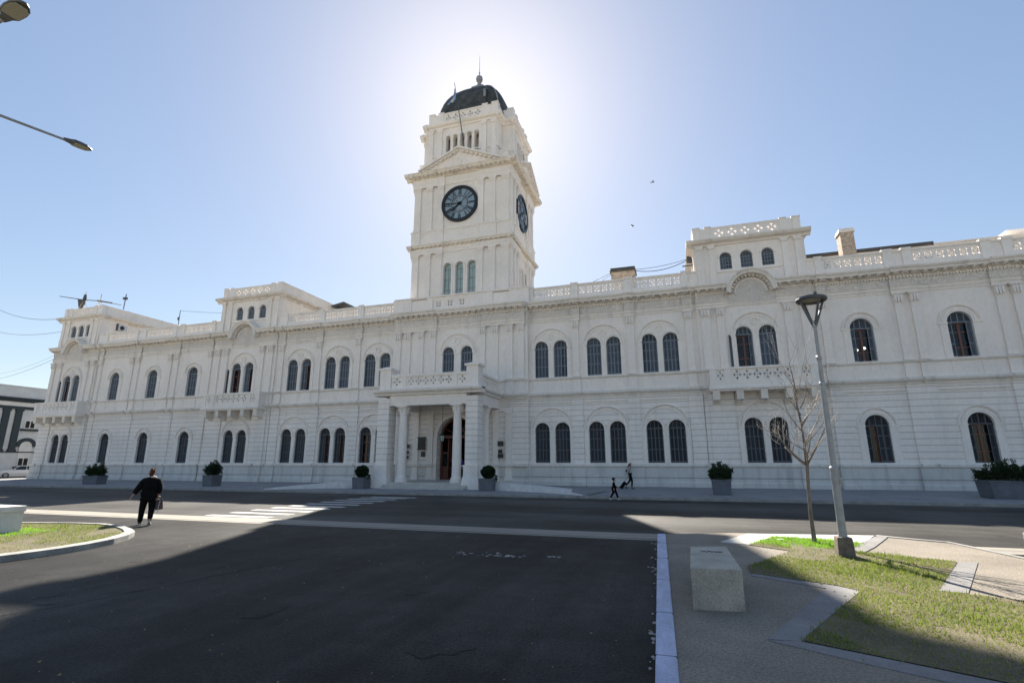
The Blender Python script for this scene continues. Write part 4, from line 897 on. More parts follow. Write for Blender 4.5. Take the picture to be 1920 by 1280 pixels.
# top stage: cross plan
shapes = [(TC-3.45, TC+3.4, TY0+.0, TY1-.0), (TC-4.4, TC+4.38, TY0+1.25, TY1-1.25)]
tp = MB(); tm = MB(); bell = MB()
for si, (x0, x1, y0, y1) in enumerate(shapes):
    for (F, a, b, big) in ((Fr((0, y0, 0), (1, 0, 0), (0, -1, 0)), x0, x1, si == 0), (Fr((0, y1, 0), (1, 0, 0), (0, 1, 0)), x0, x1, si == 0), (Fr((x1, 0, 0), (0, 1, 0), (1, 0, 0)), y0, y1, si == 1), (Fr((x0, 0, 0), (0, 1, 0), (-1, 0, 0)), y0, y1, si == 1)):
        c = (a+b)/2
        if big:
            st = .70 if si == 0 else .62
            wall(tp, F, a, b, 27.3, 32.5, [(c+k*st, .22, 29.3, 31.05) for k in range(-2, 3)], 0, .55)
            tm.box(F, c-2.4*st, c+2.4*st, 29.0, 29.2, 0, .1)
            for k in range(-2, 3): tm.arcprof(F, c+k*st, 31.05-.22, [(0, .22), (.05, .22), (.06, .29), (0, .3)], n=10)
            for d in ((.35, 1.25) if si == 0 else (.3, .85)):
                for u in (a+d, b-d): tm.box(F, u-.24, u+.24, 27.3, 29.2, 0, .2); tm.box(F, u-.2, u+.2, 29.2, 31.4, 0, .14); tm.prism(F, [(u-.2, 31.4), (u+.2, 31.4), (u+.3, 31.75), (u-.3, 31.75)], 0, .24)
        else: wall(tp, F, a, b, 27.3, 32.5, [], 0)
        e = .0+.012*si+(.004 if abs(F.n.x) > .5 else 0)+(.002 if F.n.x+F.n.y > 0 else 0)
        tm.prof(F, [(0, 31.8+e), (.12, 31.82+e), (.16, 31.98+e), (.36, 32.06+e), (.45, 32.2+e), (.45, 32.3+e), (0, 32.4+e)], a-.445+e, b+.445-e)
        tm.prof(F, [(0, 29.0+e), (.1, 29.02+e), (.1, 29.1+e), (0, 29.14+e)], a-.095+e, b+.095-e)
        # parapet
        if big:
            pierced(tm, F, a+1.5, b-1.5, 32.5, 33.35, -.25, -.02, QUAT, 5 if si == 0 else 3, gap=3); tm.box(F, a+1.5, b-1.5, 33.35, 33.5, -.3, .04); tm.box(F, a+1.5, b-1.5, 32.38, 32.5, -.3, .02)
            for (p, q, h) in ((a, a+.6, 33.62), (a+.6, a+1.0, 33.4), (a+1.0, a+1.5, 33.62), (b-1.5, b-1.0, 33.62), (b-1.0, b-.6, 33.4), (b-.6, b, 33.62)): tm.box(F, p, q, 32.38, h-.1, -.5, .05); tm.box(F, p-(.03 if h > 33.5 else 0), q+(.03 if h > 33.5 else 0), h-.1, h, -.53, .09)
        else: tm.box(F, a+.5, b-.5, 32.38, 33.5, -.4, -.0)
    tm.frust((x0+x1)/2, (y0+y1)/2, 32.3, 32.42, (x1-x0)/2, (y1-y0)/2, (x1-x0)/2, (y1-y0)/2)
tm.frust(TC, TCY, 27.3, 28.5, 4.3, 3.35, 4.3, 3.35); tm.frust(TC, TCY, 28.5, 28.62, 4.38, 3.43, 4.38, 3.43)
tp.build('belfry_wall', M['tower'], T, recalc=False); tm.build('belfry_mouldings', M['tower'], T)
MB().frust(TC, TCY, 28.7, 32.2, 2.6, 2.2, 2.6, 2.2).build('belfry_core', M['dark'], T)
# dome: four-sided cloister dome with softened ridges
mb = MB(); prof = [(32.3, 1.03), (33.2, 1.0), (34.0, .965), (34.8, .915), (35.5, .855), (36.1, .78), (36.65, .685), (37.1, .585), (37.5, .47), (37.8, .36), (38.0, .26), (38.1, .18)]; n = 48; k = len(prof); A, Bh = 3.62, 3.2
dc = (TC+.12, TCY)
for z, f in prof:
    for j in range(n):
        t = 2*math.pi*(j+.5)/n; c, s = math.cos(t), math.sin(t); e = 5; r = (abs(c)**e+abs(s)**e)**(-1/e)
        mb.v.append((dc[0]+A*f*r*c, dc[1]+Bh*f*r*s, z))
mb.f = [(i*n+j, i*n+(j+1) % n, (i+1)*n+(j+1) % n, (i+1)*n+j) for i in range(k-1) for j in range(n)]+[tuple((k-1)*n+j for j in range(n))]; mb.mi = [0]*len(mb.f)
dome = mb.build('dome', M['slate'], T, smooth=True)
for sx in (-1, 1):
    for sy in (-1, 1):
        mb = MB(); q = .868; mb.tube([(dc[0]+sx*A*f*q, dc[1]+sy*Bh*f*q, z+.02) for z, f in prof], .06, 6); mb.build('dome_ridge', M['lead'], T)
mb = MB(); mb.frust(*dc, 37.95, 38.5, .72, .66, .62, .56); mb.frust(*dc, 38.5, 38.75, .52, .48, .36, .33); mb.frust(*dc, 38.75, 38.97, .22, .22, .18, .18); mb.lathe(*dc, [(.2, 38.95), (.14, 39.1), (.2, 39.2), (.1, 39.3), (.3, 39.42), (.36, 39.65), (.3, 39.9), (.1, 40.02), (.05, 40.1), (.04, 40.3), (.09, 40.38), (.05, 40.48), (.03, 40.6), (.022, 41.2), (.012, 42.5)], 16); mb.build('finial', M['lead'], T)
mb = MB(); mb.bx(1.1, 1.42, 1.55, 2.6, 34.2, 35.7, 0); mb.frust(1.26, 2.1, 35.7, 35.9, .24, .55, .04, .4, 1); mb.bx(1.15, 1.37, 1.5, 1.55, 34.9, 35.6, 1); mb.build('dome_dormer', [M['bronze'], M['lead']], T)
# clocks
def clock(F, uc, zc=23.93, r=1.72):
    C_ = MB(); C_.ring(F, uc, zc, r-.27, r, .0, .20, 0, 360, 64, 0); C_.ring(F, uc, zc, r*.455-.02, r*.455+.02, .10, .125, 0, 360, 48, 0); C_.ring(F, uc, zc, .0, .15, .1, .18, 0, 360, 16, 0)
    for k in range(4):
        a = R(45+90*k); C_.tube([F.P(uc, zc, .11), F.P(uc+(r-.2)*math.cos(a), zc+(r-.2)*math.sin(a), .11)], .024, 6)
    ck = C_.build('clock', M['iron'], B)
    MB().disc(F, uc, zc, r-.2, .02, .09, 48).build('dial', M['dial'], ck)
    rot = Matrix((( F.u.x, 0, F.n.x, 0), (F.u.y, 0, F.n.y, 0), (0, 1, 0, 0), (0, 0, 0, 1)))
    for i, tx in enumerate(('XII', 'I', 'II', 'III', 'IIII', 'V', 'VI', 'VII', 'VIII', 'IX', 'X', 'XI')):
        a = R(90-30*i); rr = r*.66; p = F.P(uc+rr*math.cos(a), zc+rr*math.sin(a), .10)
        loc = Matrix.Translation(p) @ rot @ Matrix.Rotation(a-math.pi/2, 4, 'Z') @ Matrix.Diagonal((.66 if len(tx) > 2 else .85, 1.95, 1, 1))
        me = text_mesh(tx, .40, 'numeral', M['num'], ck, loc); o = bpy.data.objects.new('hour_numeral', me); S.collection.objects.link(o); o.parent = ck
    for i in range(12):
        a = R(90-30*(i+1)); rr = r*.375; p = F.P(uc+rr*math.cos(a), zc+rr*math.sin(a), .10)
        loc = Matrix.Translation(p) @ rot; me = text_mesh(str(13+i), .165, 'numeral', M['numred'], ck, loc); o = bpy.data.objects.new('small_numeral', me); S.collection.objects.link(o); o.parent = ck
    mb = MB()
    for i in range(60):
        a = R(6*i); mb.prism(F, [(uc+q*math.cos(a+d), zc+q*math.sin(a+d)) for q, d in ((r-.30, -.012), (r-.26, -.012), (r-.26, .012), (r-.30, .012))], .09, .12)
    mb.build('minute_marks', M['num'], ck)
    def hand(deg, L_, w_, nm, orn):
        a = R(90-deg); ca, sa = math.cos(a), math.sin(a); q = lambda l, t: (uc+l*ca-t*sa, zc+l*sa+t*ca)
        mb = MB(); mb.prism(F, [q(-.25, -w_*.6), q(0, -w_), q(L_, -.02), q(L_, .02), q(0, w_), q(-.25, w_*.6)], .15, .18)
        if orn: mb.prism(F, [q(L_*.5, 0), q(L_*.62, -.17), q(L_*.78, -.1), q(L_*1.05, 0), q(L_*.78, .1), q(L_*.62, .17)], .14, .19)
        mb.build(nm, M['iron'], ck)
    hand(277, 1.4, .045, 'minute_hand', False); hand(233, 1.0, .085, 'hour_hand', True)
clock(faces[0][0], -.72); clock(faces[1][0], 4.45)

# ================================================================== neighbouring building across the cross street
XN = -66.5
NB = empty('neighbouring_building', (XN, 0, 0), 'pale building with dark blue pilasters and cornice at the far left across the street', 'building')
NF = Fr((0, 0, 0), (0, 1, 0), (1, 0, 0)); NV = (0, 0, 0)
def nbx(mb, y0, y1, z0, z1, o0, o1, m=None): return mb.box(NF, y0, y1, z0, z1, o0, o1, m)
mb = MB(); nbx(mb, -22, 45, -.3, 11.45, -16, 0); nbx(mb, -22, 45, 11.45, 11.6, -16.1, .08); nbx(mb, -22, 45, -.3, 3.0, 0, .10); mb.build('wall', M['greywall'], NB)
mb = MB(); mb.prof(NF, [(0, 9.5), (.2, 9.5), (.35, 9.75), (.5, 9.9), (.5, 10.02), (0, 10.1)], -22, 45); nbx(mb, -22, 45, 8.55, 8.95, 0, .14); nbx(mb, -22, 45, 2.98, 3.12, 0, .2); mb.build('cornice', M['navy'], NB)
mb = MB(); nbx(mb, -22, 45, 8.95, 9.5, 0, .06); mb.build('frieze', M['greywhite'], NB)
for y in (2.2, 3.5, 6.15, 7.5, 16.0, 17.3, -4, -2.7):
    mb = MB(); nbx(mb, y, y+.72, 3.12, 8.55, .0, .22); nbx(mb, y-.08, y+.8, 8.3, 8.55, 0, .3); nbx(mb, y-.08, y+.8, 3.12, 3.4, 0, .3); mb.build('pilaster', M['navy'], NB)
def nwin(y, z, arch):
    e = .115 if arch else 0.
    mb = MB(); nbx(mb, y-.62, y+.62, z-.12, z+1.0, e, e+.08, 0); nbx(mb, y-.5, y-.06, z, z+.9, e+.07, e+.1, 1); nbx(mb, y+.06, y+.5, z, z+.9, e+.07, e+.1, 1); W_ = mb.build('window', [M['greywhite'], M['dark']], NB)
    mb = MB(); nbx(mb, y-.95, y+.95, z-.4, z-.125, 0, e+.3); mb.build('sill', M['navy'], W_)
    if arch:
        mb = MB(); mb.prism(NF, [(y-.7, z+1.0), (y+.7, z+1.0)]+[(y+.7*math.cos(R(t)), z+2.4+.7*math.sin(R(t))) for t in range(0, 181, 12)], 0, e+.05, 0); mb.ring(NF, y, z+2.4, .72, 1.15, 0, e+.12, 0, 180, 16, 1); mb.build('arch', [M['greywhite'], M['navy']], W_)
for y in (9.35, 13.4): nwin(y, 6.2, False); nwin(y, 1.35, True)
mb = MB(); mb.tube([(XN-1.5, 5.3, 11.5), (XN-1.5, 5.3, 13.3)], .035, 6); mb.bx(XN-1.62, XN-1.38, 5.2, 5.4, 11.45, 11.7); mb.tube([(XN-1.5, 5.0, 13.0), (XN-1.5, 5.6, 13.05)], .02, 5)
tag(mb.build('roof_mast', M['metal']), 'thin mast standing on the roof of the pale building at far left', 'mast')
for ob in [NB]+[c for c in NB.children_recursive]: pass
for c in NB.children: c.location.x -= 0.
NB.location = (0, 0, 0)
for c in NB.children_recursive: pass
for c in NB.children: c.location = (XN, 0, 0)
# far tree line and buildings closing the streets are hidden; keep a low far block so the street ends
mb = MB(); mb.bx(-120, -84, 60, 80, -.3, 9); mb.bx(-120.2, -83.8, 59.8, 80.2, 9, 9.3); tag(mb.build('distant_block', M['greywall']), 'plain distant block at the far end of the cross street', 'building')

# ---- car ----------------------------------------------------------------------
def car(loc, rot):
    C_ = empty('parked_car', loc, 'white saloon car parked beyond the left corner of the palace', 'car', rot=rot)
    sec = [(-2.2, .38, .62, .70), (-2.1, .30, .80, .80), (-1.5, .25, .92, .85), (-.95, .22, .96, .87), (.9, .22, .98, .87), (1.6, .25, .97, .86), (2.1, .30, .93, .80), (2.25, .40, .75, .72)]
    mb = MB(); n = len(sec)
    for x, zl, zh, hw in sec: mb.v += [(x, -hw*.92, zl), (x, -hw, (zl+zh)*.5), (x, -hw*.95, zh), (x, 0, zh+.035), (x, hw*.95, zh), (x, hw, (zl+zh)*.5), (x, hw*.92, zl)]
    for i in range(n-1): mb.f += [(i*7+j, i*7+(j+1) % 7, i*7+7+(j+1) % 7, i*7+7+j) for j in range(7)]
    mb.f += [tuple(range(7)), tuple((n-1)*7+j for j in range(7))]; mb.mi = [0]*len(mb.f)
    for w_, (a, b) in ((.80, (-.95, 1.62)),):
        vs = [(-1.0, -.80, .94), (-1.0, .80, .94), (1.75, .80, .95), (1.75, -.80, .95), (-.25, -.60, 1.40), (-.25, .60, 1.40), (1.05, .60, 1.40), (1.05, -.60, 1.40), (.4, -.62, 1.44), (.4, .62, 1.44)]
        mb.add(vs, [(4, 5, 9, 8), (8, 9, 6, 7)]); mb.tube([(-1.0, -.78, .95), (-.25, -.6, 1.4), (.4, -.61, 1.44), (1.05, -.6, 1.4), (1.75, -.78, .95)], .035, 6); mb.tube([(-1.0, .78, .95), (-.25, .6, 1.4), (.4, .61, 1.44), (1.05, .6, 1.4), (1.75, .78, .95)], .035, 6)
        for s in (-1, 1): mb.tube([(.38, s*.79, .95), (.4, s*.61, 1.42)], .03, 6)
    mb.build('body', M['carpaint'], C_, smooth=False, bev=.02)
    mb = MB(); mb.add([(-.95, -.77, .95), (-.95, .77, .95), (1.7, .77, .95), (1.7, -.77, .95), (-.24, -.585, 1.38), (-.24, .585, 1.38), (1.03, .585, 1.38), (1.03, -.585, 1.38)], [(0, 1, 5, 4), (1, 2, 6, 5), (2, 3, 7, 6), (3, 0, 4, 7)]); mb.build('windows', M['carglass'], C_)
    for x in (-1.38, 1.35):
        for s in (-1, 1):
            Fw = Fr((x, s*.80, .31), (1, 0, 0), (0, s, 0)); mb = MB(); mb.ring(Fw, 0, 0, .19, .31, -.13, .06, 0, 360, 24); W_ = mb.build('wheel', M['rubber'], C_)
            mb = MB(); mb.ring(Fw, 0, 0, .16, .2, -.05, .05, 0, 360, 24); mb.disc(Fw, 0, 0, .05, 0, .05, 10)
            for k in range(5): a = R(72*k); mb.tube([Fw.P(.03*math.cos(a), .03*math.sin(a), .03), Fw.P(.18*math.cos(a), .18*math.sin(a), .03)], .022, 5)
            mb.build('rim', M['rim'], W_)
    for s in (-1, 1):
        MB().bx(-2.22, -2.05, s*.58-.14, s*.58+.14, .58, .72).build('headlight', M['lens'], C_, bev=.02); MB().bx(2.14, 2.26, s*.6-.12, s*.6+.12, .68, .84).build('tail_light', M['leather'], C_, bev=.02)
        MB().bx(-.72, -.55, s*.87-.06, s*.87+.06, .92, 1.04).build('wing_mirror', M['carpaint'], C_, bev=.02)
    return C_
car((-62.8, 7.5, -.12), math.atan2(.87, .49))

# ---- street lamp at right (leaning lantern on a tapered pole) --------------------
L = empty('street_lamp', (18.92, -25.12, .11), 'grey tapered lamp post with open ring lantern on a rusty footing beside the bare tree', 'street lamp')
MB().frust(0, 0, -.02, .34, .145, .145, .125, .125).build('footing', M['polerust'], L, bev=.02)
mb = MB(); tip = (.02, 0, 4.45)
mb.lathe(0, 0, [(.09, .30), (.076, .36), (.073, .4), (.069, 1.55), (.079, 1.56), (.079, 1.6), (.057, 1.63), (.052, 3.2), (.059, 3.21), (.059, 3.25), (.044, 3.28), (.041, 3.72), (.054, 3.73), (.054, 3.79), (.038, 3.81), (.035, 4.40), (.05, 4.41), (.055, 4.48), (.045, 4.54)], 16); mb.bx(.06, .12, -.03, .03, 1.3, 1.4); mb.build('pole', M['pole'], L, smooth=False)
for k in range(4):
    a = R(20+90*k); MB().tube([(.03*math.cos(a), .03*math.sin(a), 4.44), (.255*math.cos(a), .255*math.sin(a), 4.99)], [.026, .022], 8).build('arm', M['metal'], L)
mb = MB(); F0 = MB()
vs = []; n = 24
for z, r in ((5.01, .215), (4.965, .22), (4.96, .275), (4.99, .295), (5.035, .285), (5.045, .22), (5.05, .1)): vs.append((r, z))
mb.lathe(0, 0, vs, 24); LH = mb.build('lantern_cap', M['metal'], L); MB().lathe(0, 0, [(.213, 5.02), (.213, 5.0), (.1, 4.995)], 20).build('diffuser', M['lens'], LH)
mb = MB()
for k in range(3): a = R(120*k+40); mb.tube([(.2*math.cos(a), .2*math.sin(a), 5.05), (.24*math.cos(a), .24*math.sin(a), 5.10)], [.035, .02], 6)
mb.build('cap_lugs', M['metal'], L)
L.rotation_euler = (0, R(.35), 0)
# ---- bare tree ------------------------------------------------------------------
TR = empty('bare_tree', (18.76, -23.5, .11), 'young leafless tree with pale twigs growing in the lawn beside the lamp post', 'tree')
tr1 = MB(); twg = MB(); rr = random.Random(11)
def grow(mb, p, d, ln, r, depth, up=.25):
    pts = [p]; rad = [r]; q = Vector(p); dd = Vector(d).normalized(); k = 5
    for i in range(k):
        dd = (dd+Vector((rr.uniform(-.16, .16), rr.uniform(-.16, .16), rr.uniform(-.05, .16)*1.0+up*.12))).normalized(); q = q+dd*ln/k; pts.append(q.copy()); rad.append(max(.0042, r*(1-.72*(i+1)/k)))
    mb.tube(pts, rad, 6 if r > .012 else 4)
    if depth > 0:
        for i in range(1, k+1):
            for _ in range(1 if (r > .01 and rr.random() < .85) else (1 if rr.random() < .5 else 0)):
                a = rr.uniform(0, 6.283); side = Vector((math.cos(a), math.sin(a)*.8, rr.uniform(.35, 1.0))); nd = (dd*.55+side*.75).normalized()
                grow(twg, pts[i], nd, ln*rr.uniform(.34, .58), max(.0055, rad[i]*.66), depth-1, up)
tr1.tube([(0, 0, -.05), (.005, 0, .05), (.0, .01, .5), (.02, 0, 1.1), (.045, 0, 1.6), (.05, 0, 1.66)], [.062, .05, .042, .037, .04, .045], 10)
grow(tr1, (.05, 0, 1.6), (.02, 0, 1), 2.35, .036, 2, .3)
for (d, l_, r_) in (((-1, -.1, .55), .95, .034), ((.62, .1, .95), 1.15, .026), ((.15, -.7, .8), .8, .02)): grow(tr1, (.05, 0, 1.63), d, l_, r_, 2)
for z, d, l_ in ((1.95, (-.8, .2, .5), .9), (2.05, (.7, -.3, .9), .8), (2.35, (-.8, -.2, .9), .95), (2.5, (.8, .3, .9), .85), (2.75, (-.5, .4, 1), .9), (2.9, (.5, -.4, 1), .75), (3.2, (-.5, -.1, 1), .6)): grow(tr1, (.06, 0, z), d, l_, .014, 2)
for z, d, l_ in ((2.35, (-1, 0, .15), .42), (2.1, (-1, .3, .6), .35), (2.9, (.9, 0, .6), .3)): grow(twg, (-.45 if d[0] < 0 else .2, 0, z), d, l_, .012, 1)
tr1.build('trunk', M['bark'], TR, smooth=True); twg.build('crown', M['twig'], TR, smooth=True)
# ---- concrete bench ----------------------------------------------------------------
BN = empty('concrete_bench', (16.45, -28.85, .105), 'heavy cast concrete bench with two slab legs beside the painted kerb', 'bench', rot=R(-3))
mb = MB(); mb.slab([(-.29, -.80), (.30, -.70), (.17, 1.08), (-.34, .88)], .33, .465); mb.build('seat', M['bench'], BN, bev=.012)
for q4 in ([(-.288, -.798), (.298, -.698), (.275, -.49), (-.293, -.59)], [(-.325, .66), (.205, .86), (.172, 1.076), (-.336, .878)]): MB().slab(q4, -.01, .335).build('leg', M['bench'], BN, bev=.012)
mb = MB(); q = random.Random(5); pts = []
for i in range(26): pts.append((-.2+.012*i, .52+.03*math.sin(i*1.9)+q.uniform(-.01, .01), .467))
mb.tube(pts, .004, 4); mb.tube([(x+.02, y-.07+q.uniform(-.02, .02), .467) for x, y, z in pts[::2]], .0035, 4); mb.build('scribble', M['iron'], BN)
BL = empty('white_concrete_bench', (-1.05, -27.72, .10), 'white painted concrete bench cut by the left edge of the photo on the rounded lawn', 'bench')
MB().slab([(-1.9, -.28), (.95, -.32), (1.0, .35), (-1.9, .42)], .50, .64).build('seat', M['whitecon'], BL, bev=.012)
MB().slab([(.0, -.27), (.93, -.31), (.97, .33), (.0, .36)], -.02, .502).build('leg', M['whitecon'], BL, bev=.012); MB().slab([(-1.85, -.27), (-1.5, -.27), (-1.5, .33), (-1.85, .36)], -.02, .502).build('leg', M['whitecon'], BL, bev=.012)
EB = empty('grey_concrete_bench', (22.02, -25.55, .11), 'pale concrete bench just cut by the right edge of the photo', 'bench', rot=R(8))
MB().slab([(-.42, -.3), (.9, -.3), (.9, .3), (-.42, .3)], .40, .54).build('seat', M['bench'], EB, bev=.012)
MB().slab([(-.40, -.28), (-.22, -.28), (-.22, .28), (-.40, .28)], -.01, .402).build('leg', M['bench'], EB, bev=.012); MB().slab([(.7, -.28), (.88, -.28), (.88, .28), (.7, .28)], -.01, .402).build('leg', M['bench'], EB, bev=.012)
mb = MB(); mb.slab([(-.07, -.04), (.07, -.035), (.065, .04), (-.07, .035)], 0, .02); tag(mb.build('lawn_marker', M['whitecon'], loc=(18.11, -23.4, .122)), 'small flat pale marker slab lying in the bright grass', 'marker')

# ---- tall twin street lamp (pole just outside the left edge) -------------------------
TL = empty('tall_street_lamp', (2.55, -32.35, 0), 'tall street lamp whose two arms reach into the top left corner', 'street lamp')
mb = MB(); mb.lathe(0, 0, [(.2, 0), (.2, .3), (.12, .34), (.09, 3), (.065, 9.05), (.03, 9.1)], 16); mb.build('pole', M['pole'], TL)
def head(p, d, nm, K=1.):
    p = Vector(p); d = Vector(d).normalized(); s = d.cross(Vector((0, 0, 1))).normalized(); u = s.cross(d).normalized()
    prof = [(-.06, .045, .05), (.0, .06, .06), (.12, .085, .075), (.2, .14, .085), (.38, .155, .08), (.52, .14, .065), (.62, .09, .045), (.68, .03, .02)]
    mb = MB()
    for x, hw, h in prof: x, hw, h = x*K, hw*(.5+.5*K), h*K; c = p+d*x; mb.v += [c+s*hw, c+s*hw*.75+u*h, c-s*hw*.75+u*h, c-s*hw, c-s*hw*.9-u*h*.25, c+s*hw*.9-u*h*.25]
    n = len(prof); mb.f = [(i*6+j, i*6+(j+1) % 6, i*6+6+(j+1) % 6, i*6+6+j) for i in range(n-1) for j in range(6)]+[tuple(range(6)), tuple((n-1)*6+j for j in range(6))]; mb.mi = [0]*len(mb.f); mb.v = [tuple(v) for v in mb.v]
    h_ = mb.build(nm, M['metal'], TL)
    mb = MB(); L_ = [(q*K, r_*(.5+.5*K)) for q, r_ in ((.21, .115), (.38, .13), (.52, .115), (.6, .07))]; lo = [p+d*x+s*w_-u*.026*K-u*.006 for x, w_ in L_]+[p+d*x-s*w_-u*.026*K-u*.006 for x, w_ in reversed(L_)]; up = [v+u*.01 for v in lo]; n = len(lo)
    mb.add(lo+up, [tuple(range(n)), tuple(range(n, 2*n))]+[(i, (i+1) % n, n+(i+1) % n, n+i) for i in range(n)]); mb.build('lens', M['lens'], h_)
def off(x, y, z): return (x-2.55, y+32.35, z)
h1 = off(5.88, -32.56, 9.02); MB().tube([(0, 0, 8.7), (.5, -.03, 8.95), h1], [.045, .04, .032], 8).build('arm', M['pole'], TL); head(h1, (1, -.12, .03), 'lamp_head')
h2 = off(3.235, -29.99, 9.0); MB().tube([(0, 0, 8.7), (.12, .4, 8.93), h2], [.045, .035, .028], 8).build('arm', M['pole'], TL); head(h2, (.30, 1, .0), 'lamp_head', .72)

# ---- planters -----------------------------------------------------------------------
def leaves(mb, fn, n, size, rr, up=0.):
    for _ in range(n):
        p, nrm = fn(); d = (Vector((rr.gauss(0, 1), rr.gauss(0, 1), rr.gauss(0, 1)))*.8+nrm+Vector((0, 0, up))).normalized(); s = d.orthogonal().normalized(); a = rr.uniform(0, 6.28); s = (s*math.cos(a)+d.cross(s)*math.sin(a)); sz = size*rr.uniform(.6, 1.3)
        mb.add([p, p+d*sz*.5+s*sz*.22, p+d*sz, p+d*sz*.5-s*sz*.22], [(0, 1, 2, 3)])
def ball(cx, cy, cz, rx, ry, rz, rr, bump=.15):
    def f():
        v = Vector((rr.gauss(0, 1), rr.gauss(0, 1), rr.gauss(0, 1))).normalized(); k = rr.uniform(.55, 1)**.4*(1+bump*math.sin(5*v.x+7*v.z+3*v.y)); return Vector((cx+rx*v.x*k, cy+ry*v.y*k, cz+rz*v.z*k)), v
    return f
def planter(x, y, z, hx, hy, h, kind, label, seed, rot=0.):
    P_ = empty('potted_shrub', (x, y, z), label, 'planter', 'shrubs in grey box planters along the palace front', rot)
    mb = MB(); mb.frust(0, 0, -.02, .06, hx*.9, hy*.9, hx*.9, hy*.9); 
    lo, up = .92, 1.0
    mb.frust(0, 0, .05, h-.08, hx*lo, hy*lo, hx, hy); mb.frust(0, 0, h-.08, h, hx*1.04, hy*1.04, hx*1.05, hy*1.05); mb.build('planter_box', M['planter'], P_, bev=.01)
    MB().frust(0, 0, h-.05, h+.015, hx*.94, hy*.94, hx*.9, hy*.9).build('soil', M['soil'], P_)
    rr = random.Random(seed); mb = MB(); st = MB()
    if kind == 'ball':
        leaves(mb, ball(0, 0, h+.38, .43, .43, .38, rr, .05), 5200, .075, rr); mb.lathe(0, 0, [(.05, h+.1), (.28, h+.2), (.34, h+.38), (.27, h+.56), (.05, h+.66)], 12); leaves(mb, ball(.25, 0, h+.05, .32, .35, .16, rr), 500, .09, rr); st.tube([(0, 0, h-.1), (.02, 0, h+.3)], .03, 6)
    elif kind == 'bush':
        for k in range(6): a = k*1.05; leaves(mb, ball(hx*.6*math.cos(a), hy*.6*math.sin(a), h+rr.uniform(.15, .45), .30, .3, .3, rr, .3), 800, .10, rr, .4)
        leaves(mb, ball(0, 0, h+.55, .32, .3, .42, rr, .3), 1300, .1, rr, .6); st.tube([(0, 0, h-.1), (0, 0, h+.5)], .03, 6)
    else:                                     # spiky spreading foliage
        for k in range(int(30*hx+16)):
            bx_, by_ = rr.uniform(-hx*.85, hx*.85), rr.uniform(-hy*.7, hy*.7); t = Vector((bx_*.25+rr.uniform(-.12, .12), by_*.3+rr.uniform(-.12, .12), rr.uniform(.35, .9)*(1.15-.6*abs(bx_)/hx) if kind == 'spiky' else rr.uniform(.3, .6))); b = Vector((bx_, by_, h)); st.tube([b, b+t*.5*Vector((1, 1, 1)).x, b+t], .008, 4)
            def f(b=b, t=t): q = rr.uniform(.1, 1); return b+t*q+Vector((rr.gauss(0, .05), rr.gauss(0, .05), 0)), t.normalized()
            leaves(mb, f, 150, .11, rr, .5)
        leaves(mb, ball(0, 0, h+.15, hx*1.05, hy*1.05, .32, rr, .2), int(3800*hx), .1, rr, .3)
    st.build('stems', M['bark'], P_); mb.build('foliage', M['leaf'] if kind in ('ball', 'bush') else M['leaf2'], P_, recalc=False)
    return P_
planter(-29.55, -6.0, .03, .85, .43, .70, 'spiky', 'broad low box planter with a spiky spreading shrub, furthest left along the palace front', 1)
planter(-17.23, -6.0, .03, .46, .46, .80, 'bush', 'square planter with a ragged dark bush below the second balcony from left', 2)
planter(-4.34, -6.0, .03, .44, .44, .74, 'ball', 'square planter with a clipped ball shrub left of the entrance portico', 3)
planter(4.73, -6.0, .03, .455, .455, .74, 'ball', 'square planter with a clipped ball shrub right of the entrance portico', 4)
planter(18.2, -6.0, .03, .47, .47, .82, 'spiky', 'planter with a feathery pointed shrub below the left end of the right balcony', 5)
planter(31.05, -5.4, .05, 1.05, .6, .85, 'spiky', 'large box planter with a dark feathery shrub at the right edge of the photo', 6, R(4))

# ---- entrance ramps -----------------------------------------------------------------
for s, nm in ((1, 'entrance_ramp'), (-1, 'entrance_ramp')):
    mb = MB(); pts = []; n = 14; x0, x1 = 4.3, 10.9
    if s < 0: x1 = 10.2
    for i in range(n+1):
        t = i/n; x = x0+(x1-x0)*t; yf = -5.75-2.55*t**1.7; zt = .50*(1-t)**.8+.03+.09*(1-t*.6); pts.append((x, yf, zt))
    for i in range(n):
        (xa, ya, za), (xb, yb, zb) = pts[i], pts[i+1]
        mb.add([(s*xa, ya, -.1), (s*xb, yb, -.1), (s*xb, yb, zb), (s*xa, ya, za), (s*xa, ya+.22, za), (s*xb, yb+.22, zb), (s*xa, ya+.22, za-.13), (s*xb, yb+.22, zb-.13), (s*xa, -3.3, za-.13), (s*xb, -3.3, zb-.13), (s*xa, -3.3, -.1), (s*xb, -3.3, -.1)], [(0, 1, 2, 3), (3, 2, 5, 4), (4, 5, 7, 6), (6, 7, 9, 8), (8, 9, 11, 10)])
    xa, ya, za = pts[-1]; mb.add([(s*xa, ya, -.1), (s*(xa+.12), ya+.1, -.1), (s*(xa+.12), ya+.1, za-.03), (s*xa, ya, za), (s*xa, ya+.22, za), (s*xa, ya+.22, -.1)], [(0, 1, 2, 3), (3, 2, 4), (2, 1, 5, 4)])
    tag(mb.build(nm, M['whitecon'], recalc=False), kind='structure')
MB_ = MB(); MB_.add([(11.7, -5.2, .085), (11.95, -5.2, .085), (11.4, -8.0, .05), (11.15, -8.0, .05)], [(0, 1, 2, 3)]); tag(MB_.build('drain_strip', M['metal']), kind='structure')

